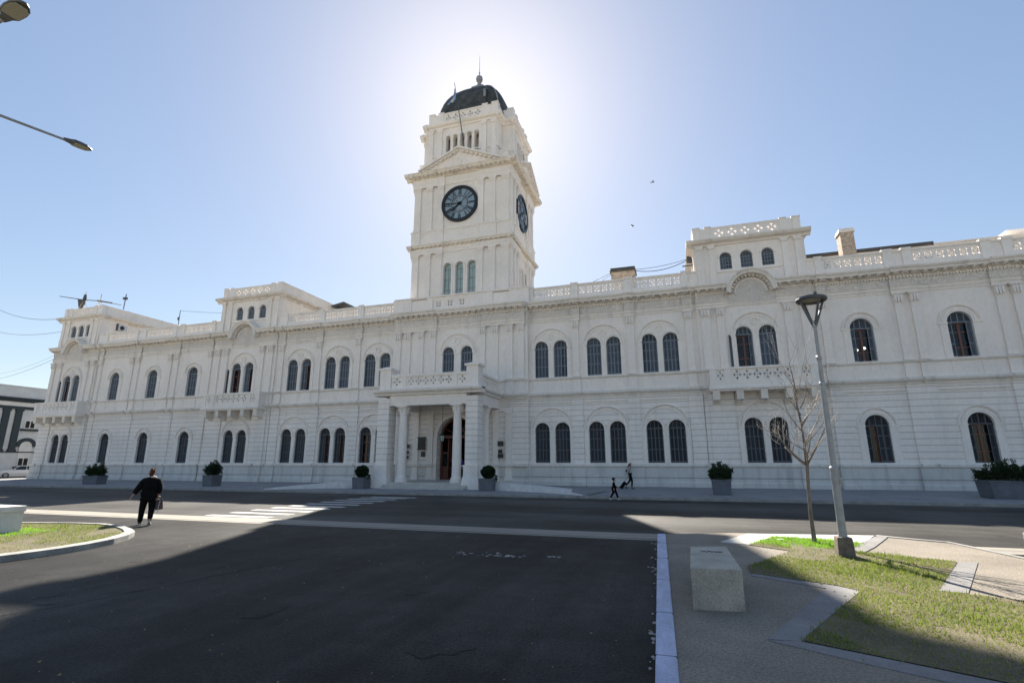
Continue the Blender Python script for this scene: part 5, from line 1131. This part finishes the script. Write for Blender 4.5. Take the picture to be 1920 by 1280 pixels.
# ---- plaques and lantern -------------------------------------------------------------
def plaque(x0, x1, z0, z1, y, label, sh=False):
    mb = MB(); mb.bx(x0, x1, y-.05, y+.0, z0, z1); 
    for k in range(max(2, int((z1-z0)/.12))): z = z1-.08-k*.11; mb.bx(x0+.06, x1-.06, y-.062, y-.05, z-.03, z) if z-.03 > z0+.04 else None
    if sh: mb.bx(x0-.06, x1+.06, y-.08, y, z1-.03, z1+.05); mb.bx(x0-.05, x1+.05, y-.08, y, z0-.05, z0+.02)
    return tag(mb.build('wall_plaque', M['bronze'], bev=.008), label, 'plaque', 'bronze plaques around the entrance')
Y1 = -.44
plaque(-3.06, -2.44, 2.74, 3.6, Y1-.19, 'largest bronze plaque, with moulded edges, on the wall left of the entrance door', True)
plaque(-2.84, -2.5, 2.15, 2.56, Y1-.03, 'small bronze plaque directly under the largest plaque left of the door')
plaque(2.2, 2.6, 2.7, 3.65, Y1-.2, 'tall dark plaque just right of the right portico pillar')
plaque(3.48, 3.92, 2.89, 3.25, Y1-.19, 'square bronze plaque, upper of the three on the right side wall')
plaque(3.53, 3.84, 2.37, 2.64, Y1-.19, 'narrow bronze plaque, middle of the three on the right side wall')
plaque(3.5, 3.92, 2.04, 2.34, Y1-.19, 'wide bronze plaque, lowest of the three on the right side wall')
plaque(-4.02, -3.75, 2.8, 3.1, Y1-.19, 'small bronze plaque, uppermost of the three left of the left columns')
plaque(-4.0, -3.8, 2.38, 2.6, Y1-.19, 'tiny bronze plaque, middle of the three left of the left columns')
plaque(-4.0, -3.8, 2.0, 2.24, Y1-.19, 'tiny bronze plaque, lowest of the three left of the left columns')
LN = empty('hanging_lantern', (.10, -3.0, 3.2), 'black glass lantern hanging on a long chain in the portico', 'lantern')
MB().tube([(0, 0, .62), (0, 0, 2.86)], .014, 6).build('chain', M['iron'], LN)
mb = MB()
for a in range(6): c, s = math.cos(R(60*a)), math.sin(R(60*a)); mb.tube([(.13*c, .13*s, 0), (.19*c, .19*s, .42)], .012, 5)
mb.lathe(0, 0, [(.02, -.1), (.14, -.02), (.14, .02)], 6); mb.lathe(0, 0, [(.22, .40), (.2, .45), (.06, .58), (.03, .64)], 6); mb.build('frame', M['iron'], LN)
MB().lathe(0, 0, [(.115, .02), (.175, .41)], 6).build('glass', M['paleglass'], LN)
# interior lamps seen through open windows
for (x, z, y, nm) in ((28.3, 9.05, 1.7, 'right'), (27.95, 9.0, 2.0, 'left')):
    tag(MB().lathe(0, 0, [(.02, -.09), (.10, -.03), (.10, .03), (.02, .09)], 10).build('interior_lamp', M['lit'], loc=(x, y, z)), 'round lit lamp in the half open upper window, %s of two' % nm, 'lamp', 'lit lamps inside the rooms')
tag(MB().bx(-.35, .35, -.06, .06, -.04, .04).build('strip_light', M['lit'], loc=(-14.5, 1.2, 9.3)), 'lit strip light seen through an open upper window left of the portico', 'lamp', 'lit lamps inside the rooms')
tag(MB().bx(-.3, .3, -.06, .06, -.04, .04).build('strip_light', M['lit'], loc=(28.0, 1.4, 4.0)), 'lit strip light seen through the half open lower window at right', 'lamp', 'lit lamps inside the rooms')

# ---- roof things ----------------------------------------------------------------------
FP = empty('flagpole', (-.3, .2, 28.9), 'thin flagpole with a limp pale blue and white flag on the tower front', 'flagpole')
MB().tube([(0, .55, 0), (-.02, .25, 1.0), (-.92, .0, 7.0)], [.06, .05, .025], 8).build('pole', M['metal'], FP)
mb = MB(); nx_, nz_ = 7, 14; vs = []
for j in range(nz_+1):
    for i in range(nx_+1):
        t = j/nz_; s = i/nx_; vs.append((-.86+.08*t-s*(.05+.75*t**2.4)+.03*math.sin(i*2.1+t*4), .08*math.sin(i*1.9+t*3)*(.3+t), 6.35-1.25*t-.3*s*t))
mb.add(vs, [(j*(nx_+1)+i, j*(nx_+1)+i+1, (j+1)*(nx_+1)+i+1, (j+1)*(nx_+1)+i) for j in range(nz_) for i in range(nx_)]); mb.mi = [0 if (k % nx_) in (0, 1, 5, 6) else 1 for k in range(nx_*nz_)]
mb.build('flag', [M['flagb'], M['whitecl']], FP, smooth=True, recalc=False)
AB = empty('roof_boom_aerial', (-46, 1.2, 18.25), 'long horizontal boom aerial on spindly trestles above the left corner attic', 'aerial')
MB().tube([(-5.4, 0, 2.35), (-1.0, 0, 1.45), (1.2, 0, 1.15), (5.0, 0, .28)], [.04, .05, .05, .03], 6).tube([(1.0, .05, 1.2), (3.4, .05, .68)], .085, 6).build('boom', M['metal'], AB)
mb = MB()
for x, h in ((-1.05, 2.4), (1.55, 1.9)):
    mb.tube([(x, 0, 0), (x+.05, 0, h)], .035, 5); mb.tube([(x-.5, -.3, 0), (x, 0, h*.62)], .025, 5); mb.tube([(x+.5, .3, 0), (x, 0, h*.62)], .025, 5); mb.tube([(x-.5, .3, 0), (x+.1, 0, h*.62)], .025, 5)
mb.tube([(-1.5, -.3, .35), (2.0, -.3, .2)], .02, 5); mb.build('trestles', M['brick'], AB)
mb = MB(); mb.prism(Fr((0, 0, 0), (1, 0, 0), (0, -1, 0)), [(-2.1, 1.65), (-.9, 1.45), (-.95, .9), (-1.3, .25), (-1.75, .7)], -.06, .06); mb.frust(-1.05, 0, 1.5, 2.1, .16, .12, .09, .08); mb.build('dark_screen', M['bronze'], AB)
mb = MB(); mb.tube([(-40.55, 1.2, 18.0), (-40.5, 1.2, 19.75)], .045, 6); mb.bx(-40.72, -40.3, 1.05, 1.3, 19.1, 19.35); tag(mb.build('roof_aerial', M['metal']), 'short mast with a box on it, right of the boom aerial', 'aerial')
AM = MB(); AM.tube([(-31.9, 1, 15.0), (-31.92, 1, 17.0)], .035, 6).bx(-32.1, -31.95, .95, 1.05, 16.0, 16.3); tag(AM.build('roof_aerial', M['metal']), 'thin bare mast on the low roof between the two left attics', 'aerial')
mb = MB(); mb.tube([(24.9, 1.2, 18.2), (24.9, 1.2, 18.75)], .03, 6); mb.tube([(24.75, 1.2, 18.7), (25.05, 1.2, 18.72)], .025, 6); tag(mb.build('roof_aerial', M['metal']), 'tiny stub aerial on the right attic parapet', 'aerial')
SH = empty('roof_shed', (-17.8, 8.2, 15.3), 'rusty shed with silvery sheets on the roof left of the tower', 'shed')
MB().frust(0, 0, -1.6, 2.35, 1.45, 1.0, 1.0, .9).build('walls', M['bronze'], SH)
mb = MB(); mb.add([(-2.0, -1.2, 2.42), (1.25, -1.2, 3.0), (1.25, 1.2, 3.0), (-2.0, 1.2, 2.42), (-2.0, -1.2, 2.36), (1.25, -1.2, 2.92), (1.25, 1.2, 2.92), (-2.0, 1.2, 2.36)], [(0, 1, 2, 3), (4, 5, 6, 7), (0, 1, 5, 4), (1, 2, 6, 5), (2, 3, 7, 6), (3, 0, 4, 7)]); mb.build('sheet_roof', M['lead'], SH)
MB().tube([(-.1, 0, 2.5), (-.1, 0, 3.4)], .03, 5).bx(-.2, 0, -.05, .05, 3.1, 3.25).build('stub_mast', M['metal'], SH)
AC_ = empty('air_conditioner', (-41.78, 2.2, 15.85), 'white air conditioner unit on the side wall of the left corner attic', 'air conditioner')
MB().bx(-.2, .2, -.48, .48, 0, .68).build('casing', M['whitecl'], AC_, bev=.02); FAC = Fr((.2, -.08, .34), (0, 1, 0), (1, 0, 0)); MB().disc(FAC, 0, 0, .24, 0, .02, 20).build('fan_grille', M['iron'], AC_); MB().bx(-.2, .22, -.56, -.50, -.04, .74).build('bracket', M['metal'], AC_)
# cables
def cable(a, b, sag, r, label, grp='cables over the roofs', n=20):
    a, b = Vector(a), Vector(b); pts = [a.lerp(b, i/n)-Vector((0, 0, sag*4*(i/n)*(1-i/n))) for i in range(n+1)]
    return tag(MB().tube(pts, r, 5).build('cable', M['cable']), label, 'cable', grp)
cable((-47.9, .5, 17.5), (-82, 9, 25.5), 1.2, .026, 'thick cable reaching the left corner attic from upper left')
cable((-47.9, .5, 16.0), (-82, 9.5, 21.5), .8, .02, 'lower thin cable reaching the left corner attic')
cable((-47.9, .2, 12.9), (-82, 10, 13.2), .6, .016, 'lowest thin cable reaching the upper wall of the left corner')
cable((-47.9, .3, 13.4), (-82, 10.5, 14.2), .6, .011, 'faint cable just above the lowest one at the left corner')
cable((11.9, 3.2, 16.8), (4.0, 3.2, 15.1), .45, .025, 'cable from the square brick chimney down to the tower foot')
cable((11.9, 3.4, 16.75), (7.5, 3.4, 15.0), .25, .02, 'thin cable drooping left from the square brick chimney')
cable((13.85, 3.2, 16.75), (17.9, 2.0, 16.75), .38, .027, 'thicker sagging cable between the square brick chimney and the right attic')
cable((13.85, 3.3, 16.9), (17.9, 2.1, 16.85), .15, .018, 'thin taut cable between the square brick chimney and the right attic')
cable((-31.9, 1, 17.0), (-25.3, 2.5, 16.6), .1, .015, 'thin cable from the thin bare mast to the middle attic')
mb = MB(); mb.bx(17.75, 18.12, 1.9, 2.1, 16.45, 16.95); mb.tube([(17.4, 1.9, 16.2), (18.6, 1.7, 16.15)], .05, 6); tag(mb.build('cable_bracket', M['metal']), 'metal bracket holding the cables at the left side of the right attic', 'bracket')
# birds
for (x, y, z, a, lb) in ((15.66, 5, 25.34, .3, 'small dark bird gliding, upper of two in the right sky'), (13.73, 5, 21.5, -.4, 'small dark bird gliding, lower of two in the right sky')):
    bd = empty('bird', (x, y, z), lb, 'bird', 'birds in the sky', a)
    mb = MB(); mb.tube([(-.16, 0, 0), (-.08, 0, .02), (.05, 0, .02), (.12, 0, .03), (.16, 0, .02)], [.01, .035, .04, .022, .006], 6)
    for s in (-1, 1): mb.add([(.06, 0, .03), (-.05, 0, .03), (-.04, s*.16, .09), (-.1, s*.3, .05), (.03, s*.17, .1)], [(0, 1, 2, 4), (2, 3, 4)])
    mb.add([(-.14, -.03, 0), (-.14, .03, 0), (-.24, .05, 0), (-.24, -.05, 0)], [(0, 1, 2, 3)]); mb.build('body', M['iron'], bd, recalc=False)

# ================================================================== people
def skin(name, J, E, m, parent, lv=1, root=0):
    """J: name -> (x,y,z,rx[,ry]); E: edges; grows one continuous skinned surface"""
    names = list(J); me = bpy.data.meshes.new(name); me.from_pydata([J[k][:3] for k in names], [(names.index(a), names.index(b)) for a, b in E], [])
    o = bpy.data.objects.new(name, me); S.collection.objects.link(o)
    sk = o.modifiers.new('s', 'SKIN'); sk.use_smooth_shade = True; sk.branch_smoothing = .3
    for i, k in enumerate(names): v = J[k]; me.skin_vertices[0].data[i].radius = (v[3], v[4] if len(v) > 4 else v[3]); me.skin_vertices[0].data[i].use_root = (i == root)
    sb = o.modifiers.new('b', 'SUBSURF'); sb.levels = lv; sb.render_levels = lv
    tomesh(o); o.data.materials.clear(); o.data.materials.append(m); o.parent = parent; return o
def hand_into(J, E, wrist, tip_dir, side, pre, curl=.6, sc=1.):
    """palm plus five unequal bent fingers rooted in the palm"""
    w_ = Vector(J[wrist][:3]); d = Vector(tip_dir).normalized(); s = Vector(side).normalized(); nrm = d.cross(s)
    p = w_+d*.05*sc; J[pre+'palm'] = (*p, .026*sc, .018*sc); E.append((wrist, pre+'palm')); k = w_+d*.085*sc; J[pre+'knk'] = (*k, .027*sc, .014*sc); E.append((pre+'palm', pre+'knk'))
    for i, (o_, ln) in enumerate(((-.030, .062), (-.010, .074), (.010, .070), (.029, .055))):
        a = k+s*o_*sc+d*.012; b = a+d*ln*.5*sc+nrm*ln*.25*curl*sc; c = b+d*ln*.35*sc*(1-curl*.5)+nrm*ln*.55*curl*sc
        for q, v, r in (('a', a, .009), ('b', b, .0085), ('c', c, .007)): J[pre+q+str(i)] = (*v, r*sc)
        E += [(pre+'knk', pre+'a'+str(i)), (pre+'a'+str(i), pre+'b'+str(i)), (pre+'b'+str(i), pre+'c'+str(i))]
    a = w_+d*.035*sc-s*.03*sc; b = a+d*.03*sc-s*.025*sc; J[pre+'t0'] = (*a, .011*sc); J[pre+'t1'] = (*b, .010*sc); J[pre+'t2'] = (*(b+d*.025*sc), .008*sc); E += [(pre+'palm', pre+'t0'), (pre+'t0', pre+'t1'), (pre+'t1', pre+'t2')]
def figure(name_parts, loc, rot, label, J0, mats, dress, k=1., hand_dirs=None, group=None, extras=None):
    P_ = empty('person', loc, label, 'person', group, rot)
    J = {a: tuple(b) for a, b in J0.items()}
    E = [('pelvis', 'waist'), ('waist', 'chest'), ('chest', 'neck'), ('neck', 'head0'), ('head0', 'head1'), ('head1', 'head2'), ('chest', 'shL'), ('shL', 'elL'), ('elL', 'wrL'), ('chest', 'shR'), ('shR', 'elR'), ('elR', 'wrR'), ('pelvis', 'hipL'), ('hipL', 'knL'), ('knL', 'anL'), ('anL', 'toL'), ('pelvis', 'hipR'), ('hipR', 'knR'), ('knR', 'anR'), ('anR', 'toR')]
    hd = hand_dirs or {}
    sc = hd.get('sc', 1.)
    hand_into(J, E, 'wrL', hd.get('L', (0, .15, -1)), (0, 1, 0), 'hL', hd.get('cL', .5), sc); hand_into(J, E, 'wrR', hd.get('R', (0, .15, -1)), (0, 1, 0), 'hR', hd.get('cR', .5), sc)
    skin('body', J, E, M['skin'], P_, 1)
    h0, h1, h2 = [Vector(J0[q][:3]) for q in ('head0', 'head1', 'head2')]; f = Vector(J0['face']) if 'face' in J0 else Vector((0, 1, 0)); 
    return P_, J
def face(P_, hc, r, f, m):
    """nose, lips, brows, eyes, ears as one small mesh on the head"""
    f = Vector(f).normalized(); s = f.cross(Vector((0, 0, 1))).normalized(); u = Vector((0, 0, 1)); mb = MB(); c = Vector(hc)
    def blob(p, a, b, d): 
        vs = []; 
        for i in range(5):
            for j in range(8): t = math.pi*i/4-math.pi/2; q = 2*math.pi*j/8; vs.append(p+f*(a*math.cos(t)*math.cos(q))+s*(b*math.cos(t)*math.sin(q))+u*(d*math.sin(t)))
        mb.add(vs, [(i*8+j, i*8+(j+1) % 8, i*8+8+(j+1) % 8, i*8+8+j) for i in range(4) for j in range(8)])
    blob(c+f*r*1.0-u*r*.15, r*.24, r*.13, r*.2); blob(c+f*r*.93-u*r*.55, r*.1, r*.28, r*.07); 
    for k in (-1, 1): blob(c+s*k*r*.88-u*r*.1, r*.16, r*.09, r*.25); blob(c+f*r*.88+s*k*r*.36+u*r*.28, r*.08, r*.2, r*.05)
    mb.build('face_features', m, P_, smooth=True); mb2 = MB(); mb = mb2
    mb = MB()
    for k in (-1, 1):
        p = c+f*r*.93+s*k*r*.36+u*r*.08; mb.add([p-s*r*.12, p+u*r*.05, p+s*r*.12, p-u*r*.05], [(0, 1, 2, 3)])
    mb.build('eyes', M['iron'], P_)
# --- woman in black padded coat, seen from behind, walking away to the left
J = dict(pelvis=(0, 0, .90, .15, .13), waist=(0, .0, 1.02, .15, .13), chest=(0, .01, 1.22, .15, .12), neck=(.0, .02, 1.385, .05), head0=(0, .03, 1.45, .058), head1=(-.005, .04, 1.52, .08, .088), head2=(-.005, .035, 1.58, .065),
         shL=(-.17, 0, 1.30, .06), elL=(-.29, -.01, 1.07, .042), wrL=(-.405, .04, .86, .026), shR=(.17, 0, 1.30, .06), elR=(.225, -.03, 1.05, .042), wrR=(.235, .03, .84, .026),
         hipL=(-.09, 0, .84, .10), knL=(-.125, .05, .46, .062), anL=(-.135, .02, .085, .04), toL=(-.16, .15, .035, .035), hipR=(.09, 0, .84, .10), knR=(.115, .0, .47, .062), anR=(.115, -.17, .17, .04), toR=(.12, -.10, .045, .033))
WL = (.72, -24.72, .005); P1, JJ = figure(None, WL, R(48), 'person seen from behind in a black padded coat walking across the sunlit road', J, None, None, hand_dirs={'L': (-.5, .1, -.8), 'R': (0, .1, -1), 'cR': 1.})
Cj = dict(hem=(0, .0, .71, .215, .18), pelvis=(0, 0, .90, .215, .175), waist=(0, .0, 1.05, .21, .17), chest=(0, .01, 1.24, .20, .15), neck=(0, .02, 1.37, .085, .08), shL=(-.18, 0, 1.28, .10), elL=(-.295, -.01, 1.05, .09), wrL=(-.385, .035, .89, .075), shR=(.185, 0, 1.28, .10), elR=(.25, -.03, 1.05, .08), wrR=(.25, .02, .88, .064))
skin('coat', Cj, [('hem', 'pelvis'), ('pelvis', 'waist'), ('waist', 'chest'), ('chest', 'neck'), ('chest', 'shL'), ('shL', 'elL'), ('elL', 'wrL'), ('chest', 'shR'), ('shR', 'elR'), ('elR', 'wrR')], M['cloth'], P1, 2, 1)
def legs(P_, J, r, m, name='trousers', low=.02, root=0):
    T_ = {}
    for q in ('pelvis', 'hipL', 'knL', 'anL', 'hipR', 'knR', 'anR'): v = J[q]; rr_ = {'p': r*1.45, 'h': r*1.18, 'k': r*.78, 'a': r*.58}[q[0]]; T_[q] = (v[0], v[1], v[2]+(low if q[0] == 'a' else 0), rr_)
    return skin(name, T_, [('pelvis', 'hipL'), ('hipL', 'knL'), ('knL', 'anL'), ('pelvis', 'hipR'), ('hipR', 'knR'), ('knR', 'anR')], m, P_, 2, root)
legs(P1, J, .116, M['legs'], 'leggings', -.03)
def shoe(P_, an, to, m, m2, r=.042):
    a, t = Vector(an[:3]), Vector(to[:3]); d = (t-a); up = .0
    S_ = skin('shoe', dict(h=(a.x, a.y-.03*(1 if d.y > 0 else .3), a.z-.04, r), m=(*(a.lerp(t, .5)-Vector((0, 0, .01))), r*.95), t=(*(t+d.normalized()*.02), r*.75), up=(a.x, a.y, a.z+.02, r*.95)), [('m', 'h'), ('m', 't'), ('h', 'up')], m, P_, 1)
    b = MB(); h = a+Vector((0, -.06, -.05)); e = t+d.normalized()*.05; s = Vector((1, 0, 0))
    n_ = (e-h).normalized().cross(s).normalized(); n_ = n_ if n_.z > 0 else -n_
    c = []
    for p, w_ in ((h, .034), (h.lerp(e, .35), .038), (h.lerp(e, .75), .045), (e, .025)): c += [p-s*w_-n_*.03, p+s*w_-n_*.03, p+s*w_, p-s*w_]
    b.add(c, [(i*4+j, i*4+(j+1) % 4, i*4+4+(j+1) % 4, i*4+4+j) for i in range(3) for j in range(4)]+[(0, 1, 2, 3), (12, 13, 14, 15)]); b.build('sole', m2, S_)
shoe(P1, J['anL'], J['toL'], M['iron'], M['sole']); shoe(P1, J['anR'], J['toR'], M['iron'], M['sole'])
skin('hair', dict(a=(-.005, .02, 1.55, .112, .112), b=(-.005, .01, 1.63, .06), c=(-.01, -.02, 1.47, .092), d=(-.035, -.05, 1.40, .05), e=(.04, -.04, 1.62, .05)), [('a', 'b'), ('a', 'c'), ('c', 'd'), ('a', 'e')], M['hairb'], P1, 2)
skin('scarf', dict(a=(-.02, -.03, 1.385, .045), b=(.07, -.05, 1.37, .045), c=(.12, -.01, 1.345, .035), d=(.08, .07, 1.37, .04), e=(-.05, .07, 1.38, .04)), [('a', 'b'), ('b', 'c'), ('c', 'd'), ('d', 'e')], M['coat'], P1, 1)
face(P1, (-.005, .04, 1.52), .088, (0, 1, 0), M['skin'])
HB = empty('handbag', (WL[0]+.25*.669-.05*.743, WL[1]+.25*.743+.05*.669, 0), 'dark maroon handbag with hanging straps held by the person in the black coat', 'bag', rot=R(48))
HB.location.z = .0
mb = MB(); mb.add([(-.13, -.06, .40), (.15, -.06, .43), (.15, .06, .43), (-.13, .06, .40), (-.14, -.03, .70), (.11, -.03, .72), (.11, .03, .72), (-.14, .03, .70)], [(0, 1, 2, 3), (4, 5, 6, 7), (0, 1, 5, 4), (1, 2, 6, 5), (2, 3, 7, 6), (3, 0, 4, 7)]); mb.build('bag_body', M['leather'], HB, bev=.02)
for y in (-.035, .035): MB().tube([(-.11, y, .69), (-.06, y, .79), (.0, y*.4, .815), (.05, y, .79), (.09, y, .70)], .009, 6).build('handle', M['leather'], HB)
MB().tube([(-.1, -.06, .68), (-.07, -.08, .5), (-.04, -.08, .34), (.02, -.08, .33), (.03, -.08, .5), (.05, -.06, .69)], .008, 6).build('strap', M['sole'], HB)
# --- woman with pale coat pulling a suitcase, walking right
def walker(loc, rot, k, label, group=None):
    pass
Jw = dict(pelvis=(0, 0, .93, .11, .10), waist=(0, .0, 1.06, .10, .09), chest=(0, .02, 1.28, .13, .10), neck=(0, .03, 1.42, .045), head0=(0, .045, 1.48, .052), head1=(0, .06, 1.55, .072, .085), head2=(0, .05, 1.61, .06),
          shL=(-.155, .01, 1.36, .05), elL=(-.19, -.06, 1.12, .036), wrL=(-.17, .05, .92, .025), shR=(.155, .01, 1.36, .05), elR=(.19, -.10, 1.12, .036), wrR=(.19, -.22, .93, .025),
          hipL=(-.08, 0, .88, .08), knL=(-.08, -.02, .50, .055), anL=(-.08, -.30, .16, .037), toL=(-.08, -.22, .04, .032), hipR=(.08, 0, .88, .08), knR=(.08, .12, .49, .055), anR=(.08, .09, .085, .037), toR=(.08, .22, .035, .032))
P2, _ = figure(None, (13.05, -2.3, .11), R(-90), 'person in a pale jacket with long dark hair walking along the palace wall', Jw, None, None, hand_dirs={'L': (0, .3, -1), 'R': (0, -.3, -1), 'cR': 1.1})
Jc = dict(hem=(0, -.0, .80, .15, .14), pelvis=(0, 0, .93, .145, .135), waist=(0, .0, 1.08, .13, .12), chest=(0, .02, 1.29, .15, .12), neck=(0, .03, 1.41, .06), shL=(-.155, .01, 1.35, .065), elL=(-.195, -.06, 1.12, .052), wrL=(-.178, .04, .94, .042), shR=(.155, .01, 1.35, .065), elR=(.195, -.10, 1.12, .052), wrR=(.192, -.2, .955, .042))
CE = [('hem', 'pelvis'), ('pelvis', 'waist'), ('waist', 'chest'), ('chest', 'neck'), ('chest', 'shL'), ('shL', 'elL'), ('elL', 'wrL'), ('chest', 'shR'), ('shR', 'elR'), ('elR', 'wrR')]
skin('jacket', Jc, CE, M['coat'], P2, 2, 1); legs(P2, Jw, .085, M['legs']); shoe(P2, Jw['anL'], Jw['toL'], M['iron'], M['iron'], .038); shoe(P2, Jw['anR'], Jw['toR'], M['iron'], M['iron'], .038)
skin('hair', dict(a=(0, .035, 1.57, .085, .09), b=(0, -.02, 1.48, .075), c=(0, -.06, 1.36, .065), d=(.03, -.08, 1.26, .05), e=(-.07, .06, 1.42, .03), f=(-.09, .09, 1.28, .025)), [('a', 'b'), ('b', 'c'), ('c', 'd'), ('b', 'e'), ('e', 'f')], M['haird'], P2, 2); face(P2, (0, .06, 1.55), .082, (0, 1, 0), M['skin'])
SB = empty('shoulder_bag', (13.05, -2.3, .11), 'small black bag on the back of the person in the pale jacket', 'bag', rot=R(-90))
skin('bag_body', dict(a=(.05, -.19, 1.20, .085, .07), b=(.05, -.2, 1.05, .10, .08), c=(.05, -.19, .98, .08, .06)), [('b', 'a'), ('b', 'c')], M['cloth'], SB, 2); MB().tube([(.05, -.17, 1.22), (.08, -.12, 1.36), (.11, .0, 1.43), (.10, .12, 1.36)], .012, 6).build('strap', M['cloth'], SB)
SC = empty('wheeled_suitcase', (12.42, -2.4, .10), 'small black wheeled suitcase pulled tilted behind the person in the pale jacket', 'suitcase', rot=0)
SC.rotation_euler = (0, R(38), 0)
MB().bx(-.10, .10, -.17, .17, .05, .52).build('case', M['cloth'], SC, bev=.03)
for s in (-1, 1): MB().disc(Fr((-.08, s*.13, .045), (1, 0, 0), (0, s, 0)), 0, 0, .045, -.015, .015, 14).build('wheel', M['rubber'], SC)
MB().tube([(-.06, -.10, .5), (-.06, -.10, 1.02)], .009, 6).tube([(-.06, .10, .5), (-.06, .10, 1.02)], .009, 6).tube([(-.06, -.11, 1.02), (-.06, .11, 1.02)], .013, 6).build('pull_handle', M['metal'], SC)
# --- child striding in black
k = .70
Jk = dict(pelvis=(0, 0, .60, .075, .07), waist=(0, 0, .68, .072, .07), chest=(0, .01, .80, .082, .07), neck=(0, .02, .885, .034), head0=(0, .03, .93, .046), head1=(0, .04, .99, .062, .07), head2=(0, .035, 1.04, .055),
          shL=(-.10, 0, .85, .036), elL=(-.125, .04, .70, .028), wrL=(-.12, .17, .60, .02), shR=(.10, 0, .85, .036), elR=(.13, -.03, .70, .028), wrR=(.13, .02, .57, .02),
          hipL=(-.05, 0, .57, .055), knL=(-.05, .11, .33, .04), anL=(-.05, .19, .075, .028), toL=(-.05, .28, .03, .024), hipR=(.05, 0, .57, .055), knR=(.05, -.04, .33, .04), anR=(.05, -.20, .09, .028), toR=(.05, -.11, .03, .024))
P3, _ = figure(None, (12.78, -8.95, -.12), R(-90), 'child in black clothes and cap with white shoes striding along the edge of the road', Jk, None, None, hand_dirs={'L': (0, .6, -.7), 'R': (0, .1, -1), 'sc': .72})
skin('jacket', dict(hem=(0, 0, .55, .092, .085), pelvis=(0, 0, .62, .09, .085), waist=(0, 0, .69, .088, .08), chest=(0, .01, .81, .098, .08), neck=(0, .02, .88, .045), shL=(-.10, 0, .845, .046), elL=(-.125, .04, .70, .04), wrL=(-.12, .155, .61, .033), shR=(.10, 0, .845, .046), elR=(.13, -.03, .70, .04), wrR=(.13, .015, .585, .033)), CE, M['cloth'], P3, 2, 1)
legs(P3, Jk, .078, M['legs'], low=.0); shoe(P3, Jk['anL'], Jk['toL'], M['sole'], M['sole'], .032); shoe(P3, Jk['anR'], Jk['toR'], M['sole'], M['sole'], .032)
skin('cap', dict(a=(0, .02, 1.025, .074, .078), b=(0, .02, 1.07, .05), c=(0, -.03, .985, .058)), [('a', 'b'), ('a', 'c')], M['cloth'], P3, 2); face(P3, (0, .04, .985), .068, (0, 1, 0), M['skin'])
# --- two people in the doorway
def stander(loc, rot, label, top, k=1.):
    Js = {a: tuple(b) for a, b in Jw.items()}; Js['knL'] = (-.09, .02, .49, .055); Js['anL'] = (-.1, 0, .085, .037); Js['toL'] = (-.11, .13, .035, .032); Js['knR'] = (.09, .02, .49, .055); Js['anR'] = (.1, 0, .085, .037); Js['toR'] = (.11, .13, .035, .032); Js['wrR'] = (.21, .0, .9, .025); Js['elR'] = (.21, -.04, 1.12, .036)
    P_, _ = figure(None, loc, rot, label, Js, None, None)
    Jc2 = dict(Jc); Jc2['elR'] = (.213, -.04, 1.12, .052); Jc2['wrR'] = (.212, .0, .93, .042)
    skin('jacket', Jc2, CE, top, P_, 2, 1); legs(P_, Js, .085, M['legs']); shoe(P_, Js['anL'], Js['toL'], M['iron'], M['iron'], .038); shoe(P_, Js['anR'], Js['toR'], M['iron'], M['iron'], .038)
    skin('hair', dict(a=(0, .03, 1.585, .082, .088), b=(0, -.0, 1.52, .07)), [('a', 'b')], M['haird'], P_, 2); face(P_, (0, .06, 1.55), .082, (0, 1, 0), M['skin']); return P_
stander((-.42, .1, .45), R(170), 'person in dark clothes standing in the doorway left of the right hand column', M['cloth'])
PB = stander((.62, -.6, .45), R(160), 'person in a dark blue top standing in the doorway behind the right hand pillar', M['bluecl'])
mb = MB(); mb.bx(-.16, .16, -.1, .1, -.02, .12); tag(mb.build('folded_papers', M['whitecl'], loc=(.62, -.86, 1.42), bev=.01), 'white folded papers held by the person in the dark blue top', 'papers')
